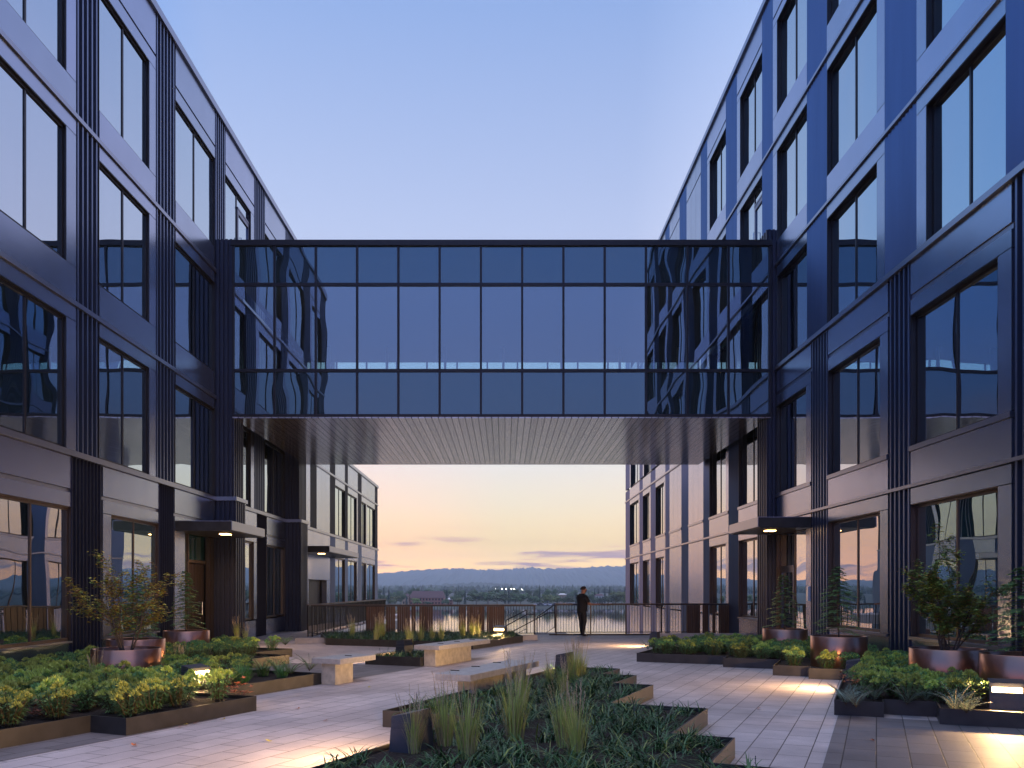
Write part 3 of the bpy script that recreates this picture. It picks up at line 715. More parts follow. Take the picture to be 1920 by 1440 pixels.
BED_B = UVL([(21.0, -15.1), (21.0, -10.2), (24.6, -10.2)]) + [(.3, 28.9), (-6.3, 28.9)]
planter(BED_C, 'large stepped bed of lily turf and feather grass in the middle foreground')
planter(BED_L, 'long stepped bed full of spurge along the left building')
planter(BED_R, 'long stepped bed full of spurge along the right building')
planter(BED_S, 'small square bed at the near end of the far bench')
planter(BED_B, 'low bed in front of the wooden slats on the railing')

# ------------------------------------------------------------------ benches
def bench(u0, u1, v0, v1, base, clips, label):
    o = empty('bench', (*uv((u0 + u1) / 2, (v0 + v1) / 2), 0), label, 'bench')
    inv = Matrix.Translation(-Vector(o.location))
    def pt(mb, nm, m, bev=0):
        q = mb.build(nm, m); q.parent = o; q.matrix_parent_inverse = inv
        if bev:
            b = q.modifiers.new('bevel', 'BEVEL'); b.width = bev; b.segments = 2; b.limit_method = 'ANGLE'
        return q
    s_ = MB(); n = max(1, round((u1 - u0) / .87)); w = (u1 - u0) / n
    s_.uvbox(u0, u1, v0, v1, .365, .462); sl = pt(s_, 'slab', M['conc'], .008)
    b = MB(); b.uvbox(base[0], base[1], (v0 + v1) / 2 - base[2], (v0 + v1) / 2 + base[2], 0, .364); pt(b, 'base', M['conc_base'], .006)
    for cu, cv in clips:
        c = MB(); c.uvbox(cu - .012, cu + .012, cv - .13, cv + .0, .463, .474); c.uvbox(cu - .012, cu + .012, cv - .006, cv + .006, .38, .474); pt(c, 'skate_stop', M['clip'])
    return o
bench(10.58, 13.2, -5.74, -5.18, (11.0, 13.0, .13), [(11.05, -5.6), (11.75, -5.6), (12.55, -5.6)], 'long concrete bench on the edge of the middle foreground bed')
bench(15.86, 18.45, -9.12, -8.5, (16.0, 17.75, .14), [(16.5, -8.75), (17.3, -8.75), (18.1, -8.75)], 'long concrete bench beside the small square bed')
bench(12.12, 13.25, -9.02, -8.42, (12.2, 12.75, .14), [(12.75, -8.62)], 'short concrete bench at the end of the left bed')

# ------------------------------------------------------------------ bollard lights
def bollard(u, v, facing, label, power, z0=.08, lit=True):
    fx, fy = {'-v': (-CU, SU), '+v': (CU, -SU), '-u': (-SU, -CU)}[facing]
    o = empty('bollard_light', (*uv(u, v), z0), label, 'bollard', rz=math.atan2(fy, fx) + math.pi / 2)
    # local: lit face towards -y
    mb = MB(); h = .40
    def sec(z, w, dn, df): return [(-w, -dn, z), (w, -dn, z), (w, df, z), (-w, df, z)]
    lo, mid, hi = sec(-.12, .20, .13, .15), sec(h - .12, .195, .10, .125), sec(h - .05, .195, .095, .118)
    mb.hexa(lo + mid)
    mb.hexa([(-.195, -.06, h - .118), (.195, -.06, h - .118), (.195, .124, h - .118), (-.195, .124, h - .118)] + [(-.195, -.06, h - .052), (.195, -.06, h - .052), (.195, .119, h - .052), (-.195, .119, h - .052)])
    mb.hexa(sec(h - .05, .195, .095, .118) + [(-.195, -.09, h + .0), (.195, -.09, h + .0), (.195, .112, h + .04), (-.195, .112, h + .04)])
    for sx_ in (-1, 1): mb.hexa([(q * sx_, a, b) for q, a, b in ((.168, -.098, h - .119), (.1945, -.098, h - .119), (.1945, -.06, h - .119), (.168, -.06, h - .119), (.168, -.093, h - .051), (.1945, -.093, h - .051), (.1945, -.06, h - .051), (.168, -.06, h - .051))])
    mb.build('body', M['bollard'], o)
    lb = MB(); lb.box(-.165, .165, -.09, -.062, h - .115, h - .055); lb.build('lens', M['lamp'], o)
    l = bpy.data.lights.new('bollard_lamp', 'AREA'); l.shape = 'RECTANGLE'; l.size, l.size_y = .32, .06; l.energy = power * 6.5; l.color = WARM
    lo_ = bpy.data.objects.new('bollard_lamp', l); C.objects.link(lo_); lo_.parent = o; lo_.location = (0, -.105, h - .085); lo_.rotation_euler = (R(-108), 0, 0)
    return o
bollard(9.8, -9.4, '+v', 'lit bollard lamp glowing among the spurge of the left bed', 9)
bollard(6.93, -4.02, '-v', 'dark sloped bollard at the near left corner of the middle bed', 20)
bollard(14.5, -5.2, '-v', 'dark sloped bollard at the far end of the middle bed', 16)
bollard(16.85, -9.95, '-v', 'dark bollard standing in the small square bed', 12)
bollard(24.4, -10.9, '-u', 'lit bollard lamp shining in front of the last wooden slats', 10)
bollard(24.2, -5.9, '-v', 'dark bollard at the far end of the right bed near the railing', 16, z0=.0)
bollard(15.0, -.36, '-v', 'dark bollard half hidden by leaves in the right bed', 18)
bollard(12.3, 1.5, '-u', 'lit bollard lamp at the right edge of the right bed', 16)

# ------------------------------------------------------------------ copper pots
def pot(x, y, r, h, label):
    o = empty('plant_pot', (x, y, .13), label, 'plant pot'); h -= .13
    mb = MB(); mb.lathe([(r * .97, 0), (r, .03), (r, h - .004), (r - .004, h), (r - .03, h), (r - .034, h - .004), (r - .034, h - .14)], 72); mb.build('shell', M['copper'], o, True)
    sb = MB(); n = 40; sb.face([((r - .03) * math.cos(2 * math.pi * k / n), (r - .03) * math.sin(2 * math.pi * k / n), h - .12) for k in range(n)]); sb.build('soil', M['soil'], o)
    return o
POTS = [(-6.10, 13.62, .525, .71, 'nearest copper pot in the left bed, holding a yellowing maple'), (-7.03, 16.1, .525, .72, 'copper pot in the left bed partly hidden behind the nearest pot'),
        (-7.59, 20.15, .525, .68, 'copper pot before the left door, holding a small hemlock'), (6.61, 12.6, .525, .78, 'wide copper pot in the right bed, holding a bushy maple'),
        (6.98, 11.35, .525, .79, 'copper pot at the right edge of the right bed, behind the lit bollard'), (6.57, 16.6, .525, .745, 'copper pot in the right bed before the ribbed pilaster'), (6.84, 20.6, .525, .70, 'farthest copper pot, before the right door')]
for p in POTS: pot(*p)

# ------------------------------------------------------------------ plants
def blade(mb, p, az, length, w, lean, curl, m=0, seg=3, droop=0.):
    """a narrow leaf blade that leaves p at angle lean from vertical and curls outwards"""
    ca, sa = math.cos(az), math.sin(az); px, py, pz = p; a = lean
    prev = None
    for k in range(seg + 1):
        ww = w * (1 - (k / seg) ** 2 * .92) * (.7 if k == 0 else 1)
        l = (px - sa * ww, py + ca * ww, pz); r = (px + sa * ww, py - ca * ww, pz)
        if prev: mb.v += [l, r]; i = len(mb.v); mb.f.append((i - 4, i - 3, i - 1, i - 2)); mb.m.append(m)
        else: mb.v += [l, r]
        prev = 1
        st = length / seg; px += ca * math.sin(a) * st; py += sa * math.sin(a) * st; pz += math.cos(a) * st; a += curl / seg
def leaf(mb, p, d, up, length, w, m=0):
    """a flat pointed leaf from p along d"""
    d = Vector(d).normalized(); s_ = d.cross(Vector(up)); s_ = s_.normalized() if s_.length > 1e-4 else Vector((1, 0, 0)); p = Vector(p)
    i = len(mb.v); q = p + d * length * .45
    mb.v += [tuple(p), tuple(q + s_ * w), tuple(p + d * length), tuple(q - s_ * w)]; mb.f.append((i, i + 1, i + 2, i + 3)); mb.m.append(m)

def make_spurge(r2, flower=.7, size=1.0):
    mb = MB(); ns = r2.randint(15, 20)
    for k in range(ns):
        az = r2.uniform(0, 6.283); rad = math.sqrt(r2.random()) * .24 * size
        hgt = (r2.uniform(.34, .46) - rad * .45) * size
        b = Vector((math.cos(az) * rad * .35, math.sin(az) * rad * .35, 0)); t = Vector((math.cos(az) * rad, math.sin(az) * rad, hgt))
        mb.tube([b, (b + t) / 2 + Vector((0, 0, .02)), t], .006, 4, 1, False)
        ax = (t - b).normalized()
        fl = r2.random() < flower
        for j in range(34):                                    # whorled narrow leaves down the stem
            tt = 1 - (j / 34) * .86; p = b.lerp(t, tt); a2 = j * 2.4 + az
            el = .25 + .5 * (1 - tt)
            d = Vector((math.cos(a2), math.sin(a2), r2.uniform(-.35, .35) - el * .2))
            leaf(mb, p, d, (0, 0, 1), r2.uniform(.085, .125) * size, .011 * size, 0)
        n = 26 if fl else 12                                   # domed head of bracts
        for j in range(n):
            a2 = j * 2.4; e = (j / n)
            d = Vector((math.cos(a2) * (.25 + e), math.sin(a2) * (.25 + e), 1.05 - e * .9))
            leaf(mb, t + Vector((0, 0, .005)) + d * .03 * size, d, (math.cos(a2 + 1), math.sin(a2 + 1), .4), r2.uniform(.045, .065) * size, .014 * size, 2 if fl else 0)
    return mb
def make_fern(r2, n=11, L=.5):
    mb = MB()
    for k in range(n):
        az = k * 6.283 / n + r2.uniform(-.25, .25); ln = L * r2.uniform(.75, 1.15); a = r2.uniform(.25, .6); c = r2.uniform(.7, 1.2)
        p = Vector((0, 0, 0)); seg = 18; pts = [p.copy()]
        for j in range(seg):
            p = p + Vector((math.cos(az) * math.sin(a), math.sin(az) * math.sin(a), math.cos(a))) * ln / seg; a += c / seg; pts.append(p.copy())
        mb.tube(pts[::3] + [pts[-1]], .003, 3, 1, False)
        sd = Vector((-math.sin(az), math.cos(az), 0))
        for j in range(2, seg):
            w = .085 * math.sin(math.pi * (j / seg) ** .6) * L / .5 + .012
            fw = (pts[j + 1] - pts[j]).normalized() * .35
            for s_ in (-1, 1): leaf(mb, pts[j], sd * s_ + fw + Vector((0, 0, -.08)), (0, 0, 1), w, .010, 0)
    return mb
def make_sedge(r2, n=170, L=.34, w=.0032, spread=.10, m=0, extra=None):
    mb = MB()
    for k in range(n):
        az = r2.uniform(0, 6.283); rr = r2.random() * spread
        blade(mb, (math.cos(az + .8) * rr, math.sin(az + .8) * rr, 0), az, L * r2.uniform(.6, 1.15), w * r2.uniform(.7, 1.3), r2.uniform(.05, .5), r2.uniform(.3, 1.3), m)
    return mb
def make_feather(r2, h=.62, n=230):
    mb = MB()
    for k in range(n):
        az = r2.uniform(0, 6.283); rr = r2.random() * .085; t = r2.random()
        dead = t < .36; L = h * (r2.uniform(.35, .7) if dead else r2.uniform(.6, 1.15))
        blade(mb, (math.cos(az) * rr, math.sin(az) * rr, 0), az + r2.uniform(-.6, .6), L, r2.uniform(.0022, .0042), r2.uniform(.0, .16) + rr * .9, r2.uniform(.0, .5), 1 if dead else 0, 4)
    for k in range(r2.randint(9, 16)):                         # thin plumes
        az = r2.uniform(0, 6.283); ln = h * r2.uniform(1.05, 1.5); le = r2.uniform(.03, .28)
        tip = Vector((math.cos(az) * math.sin(le), math.sin(az) * math.sin(le), math.cos(le))) * ln
        mb.tube([(0, 0, .05), tip * .7, tip], [.0016, .0016, .0012], 3, 1, False)
        for j in range(26):
            q = tip * (.72 + .3 * j / 26); d = Vector((r2.uniform(-1, 1), r2.uniform(-1, 1), 1.6))
            leaf(mb, q, d, (1, 0, .2), .03, .0022, 2)
    return mb
def make_rosy(r2, mi=0):
    mb = MB()
    for k in range(9):
        az = k * .7 + r2.uniform(-.2, .2); e = r2.uniform(.2, .9); t = Vector((math.cos(az) * .16, math.sin(az) * .16, .06 + .12 * e)) * r2.uniform(.7, 1.1)
        mb.tube([(0, 0, 0), t], .003, 3, 1, False)
        for j in range(7): leaf(mb, t, (math.cos(az + (j - 3) * .5), math.sin(az + (j - 3) * .5), r2.uniform(-.2, .5)), (0, 0, 1), r2.uniform(.05, .09), .018, 0)
    return mb
R2 = random.Random(21)
def protos(fn, n, mats, name, **kw):
    out = []
    for i in range(n):
        me = fn(R2, **kw).build(name, mats); out.append(me.data); bpy.data.objects.remove(me)
    return out
SP = [M['euph_leaf'], M['stem'], M['euph_top']]
P_SP = protos(make_spurge, 5, SP, 'spurge', flower=.72)
P_SPG = protos(make_spurge, 4, SP, 'spurge', flower=.25)
P_FERN = protos(make_fern, 3, [M['fern'], M['stem']], 'fern'); P_FG = protos(make_fern, 2, [M['fern_gray'], M['stem']], 'fern')
P_SEDGE = protos(make_sedge, 3, [M['carex']], 'sedge'); P_FEA = protos(make_feather, 5, [M['grass'], M['straw'], M['plume']], 'feather_grass')
P_ROSY = protos(make_rosy, 3, [M['rosy'], M['stem_red']], 'heuchera'); P_OR = protos(make_rosy, 1, [M['orange'], M['stem_red']], 'heuchera')
def plant(pool, x, y, z, s, name, label, cat, group):
    o = bpy.data.objects.new(name, R2.choice(pool)); C.objects.link(o); o.location = (x, y, z); o.rotation_euler = (R2.uniform(-.08, .08), R2.uniform(-.08, .08), R2.uniform(0, 6.28)); s *= R2.uniform(.88, 1.12); o.scale = (s, s, s * R2.uniform(.92, 1.08))
    return tag(o, label, cat, group)
def scatter(poly, gap, keep, tries=6000):
    xs_ = [p[0] for p in poly]; ys_ = [p[1] for p in poly]; pts = []
    for _ in range(tries):
        p = (R2.uniform(min(xs_), max(xs_)), R2.uniform(min(ys_), max(ys_)))
        if not inside(p, poly) or not keep(p): continue
        if all((p[0] - q[0]) ** 2 + (p[1] - q[1]) ** 2 > gap ** 2 for q in pts): pts.append(p)
    return pts
def clear(p, rad=.3):
    for x, y, r, h, _ in POTS:
        if (p[0] - x) ** 2 + (p[1] - y) ** 2 < (r + rad) ** 2: return False
    return True
def edge_dist(p, poly):
    b = 9
    for i in range(len(poly)):
        a, c = Vector(poly[i - 1]), Vector(poly[i]); d = c - a; q = Vector(p); t = max(0, min(1, (q - a).dot(d) / d.length_squared)); b = min(b, (q - a - d * t).length)
    return b
BOLL = [uv(9.8, -9.4), uv(12.4, 1.55), uv(15, -.36)]
def okp(p, poly, e):
    u, v = xy2uv(*p)
    if (11.4 < u < 12.75 and 1.2 < v < 1.9) or (9.45 < u < 10.15 and -9.35 < v < -8.95): return False
    return clear(p) and edge_dist(p, poly) > e and all((p[0] - b[0]) ** 2 + (p[1] - b[1]) ** 2 > .3 ** 2 for b in BOLL)
ZS = .15
# left bed
for p in scatter(BED_L, .36, lambda p: okp(p, BED_L, .30) and p[1] > 8.4):
    u, v = xy2uv(*p)
    if u > 9.3 and v > -9.75:
        plant(P_SEDGE, *p, ZS, .95, 'sedge', 'green sedge tuft in the strip beside the short bench', 'grass', 'sedge tufts beside the short bench'); continue
    if u < 9.3: plant(P_SP, *p, ZS, .82, 'spurge', 'lime topped spurge mound in the near part of the left bed', 'shrub', 'spurge in the near left bed')
    elif u < 13.5: plant(P_SP if R2.random() < .5 else P_SPG, *p, ZS, .74, 'spurge', 'spurge mound around the copper pots of the left bed', 'shrub', 'spurge round the left pots')
    else: plant(P_SPG, *p, ZS, .72, 'spurge', 'darker spurge mound at the far end of the left bed', 'shrub', 'spurge at the far end of the left bed')
for px, py in ((362, 1296), (385, 1293), (408, 1289), (432, 1285)):
    x, y = gp(px, py, ZS); plant(P_SP, x, y, ZS, .58, 'spurge', 'low spurge catching the glow right in front of the left lamp', 'shrub', 'spurge in front of the left lamp')
for px, py in ((95, 1322), (215, 1325), (250, 1332), (330, 1312), (420, 1292), (455, 1250), (490, 1268), (520, 1262), (545, 1266), (580, 1258), (470, 1222), (510, 1214), (535, 1210)):
    x, y = gp(px, py, ZS); plant(P_FERN, x, y, ZS, .85, 'fern', 'green fern with arching fronds at the front of the left bed', 'fern', 'ferns at the front of the left bed')
for px, py in ((60, 1338), (10, 1345), (150, 1328), (90, 1345)):
    x, y = gp(px, py, ZS); plant(P_ROSY, x, y, ZS, 1.1, 'heuchera', 'low plant with rosy brown leaves by the front left edging', 'plant', 'rosy plants by the left edging')
for px, py, k in ((441, 1291, 1), (452, 1306, .8), (425, 1304, .7)):
    x, y = gp(px, py, ZS); plant(P_OR, x, y, ZS, k, 'heuchera', 'plant with orange red autumn leaves next to the lit left bollard', 'plant', 'orange plants next to the left lamp')
for px, py in ((35, 1318), (120, 1312), (15, 1322), (75, 1310), (180, 1312)):
    x, y = gp(px, py, ZS); plant(P_SEDGE, x, y, ZS, 1.2, 'sedge', 'dark green sedge tuft at the near left corner of the left bed', 'grass', 'sedge tufts at the left corner')
for px, py in ((445, 1200), (460, 1206), (425, 1196), (180, 1300), (330, 1265), (345, 1262)):
    x, y = gp(px, py, ZS); plant(P_FEA, x, y, ZS, .7, 'feather_grass', 'thin pale grass tuft growing between the spurge of the left bed', 'grass', 'pale grass tufts in the left bed')
# right bed
for p in scatter(BED_R, .36, lambda p: okp(p, BED_R, .30)):
    u, v = xy2uv(*p)
    if u < 14.2: plant(P_SP, *p, ZS, .84, 'spurge', 'lime topped spurge mound at the near end of the right bed', 'shrub', 'spurge at the near end of the right bed')
    elif u < 17.5: plant(P_SP if R2.random() < .55 else P_SPG, *p, ZS, .80, 'spurge', 'spurge mound around the middle pots of the right bed', 'shrub', 'spurge in the middle of the right bed')
    else: plant(P_SPG if R2.random() < .75 else P_SP, *p, ZS, .75, 'spurge', 'darker spurge mound at the far end of the right bed', 'shrub', 'spurge at the far end of the right bed')
for px, py in ((1585, 1322), (1605, 1327), (1700, 1322), (1735, 1318), (1790, 1335), (1812, 1338), (1640, 1316)):
    x, y = gp(px, py, ZS); plant(P_FG, x, y, ZS, .75, 'fern', 'silvery fern at the front edge of the near right bed', 'fern', 'silvery ferns at the front of the right bed')
for px, py in ((1248, 1222), (1300, 1224), (1340, 1223), (1215, 1218), (1385, 1228), (1276, 1216), (1420, 1232)):
    x, y = gp(px, py, ZS); plant(P_FERN, x, y, ZS, .75, 'fern', 'green fern at the far left edge of the right bed', 'fern', 'ferns at the far edge of the right bed')
for px, py in ((1590, 1300), (1596, 1312)):
    x, y = gp(px, py, ZS); plant(P_OR, x, y, ZS + .2, .6, 'heuchera', 'orange leaved sprig at the near corner of the right bed', 'plant', 'orange sprigs in the right bed')
# feather grasses of the middle bed, each in its place
for px, py, s_, lab in ((776, 1412, .95, 'feather grass tuft in front of the near left bollard'), (835, 1398, 1.15, 'left one of the two feather grass tufts right of the near bollard'), (876, 1422, 1.15, 'feather grass tuft reaching lowest in the bed, left of centre'),
                        (965, 1388, 1.25, 'tall feather grass tuft in the centre of the middle bed'), (980, 1330, 1.1, 'feather grass tuft before the side of the long bench'), (1058, 1400, 1.1, 'left tuft of the feather grass pair on the right'), (1082, 1422, 1.15, 'right tuft of the feather grass pair on the right'),
                        (1058, 1310, .8, 'small feather grass tuft behind the pair on the right'), (1030, 1284, .75, 'small feather grass tuft at the far end of the long bench'), (1088, 1276, 1.0, 'tall feather grass right of the far bollard of the middle bed'), (1076, 1280, 1.15, 'tallest feather grass beside the far bollard of the middle bed')):
    x, y = gp(px, py, ZS); plant(P_FEA, x, y, ZS, s_ * .80, 'feather_grass', lab, 'grass', 'feather grass tufts in the middle bed')
for px, py in ((715, 1198), (705, 1202), (770, 1213), (768, 1205), (790, 1203), (810, 1201), (868, 1197), (885, 1196), (895, 1197), (660, 1196), (828, 1203)):
    x, y = gp(px, py, ZS); plant(P_FEA, x, y, ZS, .8, 'feather_grass', 'feather grass tuft before the wooden slats of the railing', 'grass', 'grass tufts before the railing')
# lily turf carpets
def lily(polys, dens, avoid):
    r3 = random.Random(5); mb = MB()
    for poly in polys:
        xs_ = [p[0] for p in poly]; ys_ = [p[1] for p in poly]; A = (max(xs_) - min(xs_)) * (max(ys_) - min(ys_))
        for _ in range(int(A * dens)):
            p = (r3.uniform(min(xs_), max(xs_)), r3.uniform(min(ys_), max(ys_)))
            if not inside(p, poly) or edge_dist(p, poly) < .06 or avoid(p, r3): continue
            base = r3.uniform(0, 6.28); tuft = r3.uniform(.65, 1.15)
            for k in range(r3.randint(12, 18)):
                az = r3.gauss(base, 1.3); blade(mb, (p[0] + r3.uniform(-.05, .05), p[1] + r3.uniform(-.05, .05), ZS - .01), az, r3.uniform(.17, .34) * tuft, r3.uniform(.0045, .009), r3.uniform(.25, .95), r3.uniform(.9, 2.1), 1 if r3.random() < .10 else 0, 4)
            if r3.random() < .035:
                q = Vector((*p, ZS)); t = q + Vector((r3.uniform(-.04, .04), r3.uniform(-.04, .04), r3.uniform(.18, .27))); mb.tube([q, t], .003, 3, 0, False)
                for j in range(14): leaf(mb, t - Vector((0, 0, .006 * j)), (r3.uniform(-1, 1), r3.uniform(-1, 1), .6), (0, 0, 1), .014, .005, 2)
    return tag(mb.build('ground_cover', [M['lily'], M['lily2'], M['purple']]), 'dark green lily turf carpeting the open planter beds', 'ground cover', kind='stuff')
gaps = [gp(745, 1420, ZS), gp(1040, 1400, ZS), gp(960, 1395, ZS), gp(780, 1420, ZS), gp(1290, 1345, ZS), gp(1315, 1335, ZS), gp(1120, 1425, ZS), gp(850, 1410, ZS)]
def av(p, r3):
    u, v = xy2uv(*p)
    if 10.5 < u < 13.3 and -5.8 < v < -5.1: return True
    if 6.65 < u < 7.25 and -4.3 < v < -3.75: return True
    return any((p[0] - q[0]) ** 2 + (p[1] - q[1]) ** 2 < .22 ** 2 for q in gaps) and r3.random() < .8
lily([BED_C, BED_S, BED_B], 27, av)

# potted trees
def limb(mb, p, d, L, r, r3, depth, tips, up=.15, m=0):
    pts = [Vector(p)]; dd = Vector(d).normalized(); n = 5
    for k in range(n):
        dd = (dd + Vector((r3.uniform(-.18, .18), r3.uniform(-.18, .18), r3.uniform(-.08, .12) + up * .2))).normalized(); pts.append(pts[-1] + dd * L / n)
        if depth > 0 and k >= 1 and r3.random() < .75:
            side = dd.cross(Vector((r3.uniform(-1, 1), r3.uniform(-1, 1), r3.uniform(-1, 1)))).normalized()
            limb(mb, pts[-1], dd * .8 + side * .7, L * r3.uniform(.35, .55), r * .5, r3, depth - 1, tips, up, m)
        if depth <= 1: tips.append((pts[-1], dd))
    mb.tube(pts, [r * (1 - .75 * k / n) for k in range(n + 1)], 5, m, False)
def maple(x, y, z0, hgt, nst, spread, per, mats, seed, label, bias=(0, 0)):
    r3 = random.Random(seed); o = empty('potted_maple', (x, y, z0), label, 'tree'); mb = MB(); tips = []
    for k in range(nst):
        az = k * 6.283 / nst + r3.uniform(-.4, .4); e = spread * r3.uniform(.3, 1.1)
        limb(mb, (math.cos(az) * .05, math.sin(az) * .05, 0), (math.cos(az) * e + bias[0], math.sin(az) * e + bias[1], 1), hgt * r3.uniform(.6, 1.05), .016, r3, 2, tips)
    mb.build('trunk', M['bark'], o)
    lf = MB()
    for p, d in tips:
        if p.z < .22: continue
        for j in range(per if r3.random() < .8 else 0):
            q = p + Vector((r3.gauss(0, .035), r3.gauss(0, .035), r3.gauss(0, .03))); a = r3.uniform(0, 6.28); m = r3.choices((0, 1, 2), mats)[0]
            for k in (-1, 0, 1):                               # three pointed lobes
                leaf(lf, q, (math.cos(a + k * .8), math.sin(a + k * .8), r3.uniform(-.5, .15)), (0, 0, 1), .066 if k == 0 else .05, .017, m)
    lf.build('crown', [M['maple'], M['maple_y'], M['maple_o']], o); return o
maple(-6.10, 13.62, .57, 1.3, 9, .5, 6, (2, 5, 2), 3, 'yellowing many stemmed maple in the nearest left pot', (.05, 0))
maple(6.61, 12.6, .64, 1.22, 11, .42, 13, (8, 2, 1), 8, 'bushy green maple in the wide pot on the right', (0, 0))
def hemlock(x, y, z0, hgt, wid, seed, label):
    r3 = random.Random(seed); o = empty('potted_hemlock', (x, y, z0), label, 'tree'); mb = MB(); lf = MB()
    tr = [Vector((0, 0, 0))]
    for k in range(8): tr.append(tr[-1] + Vector((r3.uniform(-.015, .015), r3.uniform(-.015, .015), hgt / 8)))
    mb.tube(tr, [.02 * (1 - .85 * k / 8) for k in range(9)], 6, 0, False)
    n = 84
    for k in range(n):
        t = .14 + .84 * k / n; az = k * 2.4 + r3.uniform(-.4, .4); L = wid * (1 - t) ** .75 * r3.uniform(.55, 1.15) + .05
        p = tr[0].lerp(tr[-1], t); i = min(7, int(t * 8)); p = tr[i].lerp(tr[i + 1], t * 8 - i)
        a = Vector((math.cos(az), math.sin(az), .25)); pts = [p]; dd = a.normalized()
        for j in range(6): dd = (dd + Vector((r3.uniform(-.1, .1), r3.uniform(-.1, .1), -.09))).normalized(); pts.append(pts[-1] + dd * L / 6)
        mb.tube(pts, [.005, .004, .004, .003, .003, .002, .001], 3, 0, False)
        for j in range(1, 7):
            side = Vector((-dd.y, dd.x, 0)).normalized()
            for s_ in (-1, 1):
                w = L * .34 * (1.15 - j / 7) + .03; q = pts[j]; d2 = side * s_ + (pts[j] - pts[j - 1]).normalized() * .8 + Vector((0, 0, -.18))
                for q2 in range(5):
                    b = q + d2.normalized() * w * q2 / 5
                    for s3 in (-1, 1): leaf(lf, b, d2.normalized() + Vector((-d2.y, d2.x, 0)).normalized() * s3 * .8 + Vector((0, 0, r3.uniform(-.3, .2))), (0, 0, 1), .042, .0085, 0)
    mb.build('trunk', M['bark'], o); lf.build('crown', [M['needle']], o); return o
hemlock(-7.03, 16.1, .58, 1.4, .46, 2, 'dark hemlock in the pot behind the nearest left pot')
hemlock(-7.59, 20.15, .54, 1.6, .42, 4, 'small slender hemlock before the left door')
hemlock(6.98, 11.35, .65, 1.35, .5, 6, 'hemlock cut by the right edge of the picture')
hemlock(6.57, 16.6, .60, 1.55, .5, 9, 'airy hemlock before the ribbed pilaster on the right')
hemlock(6.84, 20.6, .56, 1.5, .46, 12, 'slim dark hemlock before the right door')

# ------------------------------------------------------------------ railings
def railing(p0, p1, label, ztop=1.10, zb=.10, post_gap=1.5, ends=True, balus=.1, slats=(), cap=True):
    o = empty('railing', (*p0, 0), label, 'railing'); inv = Matrix.Translation(-Vector(o.location))
    def pt(mb, nm, m):
        q = mb.build(nm, m); q.parent = o; q.matrix_parent_inverse = inv; return q
    a, b = Vector(p0), Vector(p1); d = (b - a); Ln = d.length; d.normalize(); nrm_ = Vector((-d.y, d.x))
    def bar(mb, s0, s1, w, z0, z1, off=0.):
        q0, q1 = a + d * s0 + nrm_ * off, a + d * s1 + nrm_ * off; e = nrm_ * w
        mb.hexa([(*(q0 - e), z0), (*(q1 - e), z0), (*(q1 + e), z0), (*(q0 + e), z0), (*(q0 - e), z1), (*(q1 - e), z1), (*(q1 + e), z1), (*(q0 + e), z1)])
    n = max(1, round(Ln / post_gap))
    for k in range(n + 1):
        s = min(Ln - .03, max(.03, Ln * k / n)); mb = MB(); bar(mb, s - .022, s + .022, .022, 0, ztop - .032); pt(mb, 'post', M['rail'])
    mb = MB(); bar(mb, 0, Ln, .02, zb, zb + .03); pt(mb, 'bottom_rail', M['rail'])
    mb = MB(); bar(mb, 0, Ln, .03, ztop - .03, ztop); pt(mb, 'top_rail', M['rail'])
    if cap: mb = MB(); bar(mb, -.02, Ln + .02, .06, ztop + .002, ztop + .03); pt(mb, 'cap', M['rail_cap'])
    mb = MB(); s = balus
    while s < Ln - .04:
        bar(mb, s - .007, s + .007, .007, zb + .03, ztop - .03); s += balus
    q = pt(mb, 'balusters', M['rail']); q['kind'] = 'stuff'
    for s0, s1 in slats:
        mb = MB(); k = max(1, round((s1 - s0) / .075)); w = (s1 - s0) / k
        for i in range(k): bar(mb, s0 + w * i + .003, s0 + w * (i + 1) - .003, .02, .05 + .0, ztop - .035, -.06 - .012 * (i % 2))
        pt(mb, 'wood_panel', M['wood'])
    return o
def sx(px, d=30.0): return (px - VX) / F * d
A0 = (sx(584, 29.6), 29.6); A1 = (sx(1004, 30.0), 30.0)
sl = [(sx(a, 29.8) - A0[0], sx(b, 29.8) - A0[0]) for a, b in ((688, 721.5), (725, 742), (745.5, 769.5), (772, 780), (786.5, 812), (860, 873), (875.5, 909), (912.5, 946))]
railing(A0, A1, 'wooden slatted railing on the left behind the low bed', slats=sl, post_gap=2.2)
B0 = (sx(1041, 30.6), 30.6); B1 = (sx(1436, 30.9), 30.9)
sl = [(sx(a, 30.8) - B0[0], sx(b, 30.8) - B0[0]) for a, b in ((1287, 1312), (1316.5, 1327), (1335, 1341), (1347, 1380), (1391, 1407), (1409, 1421))]
railing(B0, B1, 'metal railing on the right that the man leans on', slats=sl, post_gap=1.25, ztop=1.13)
railing((-6.92, 29.7), (-6.92, 49), 'long railing running back along the left walkway', ztop=1.10)
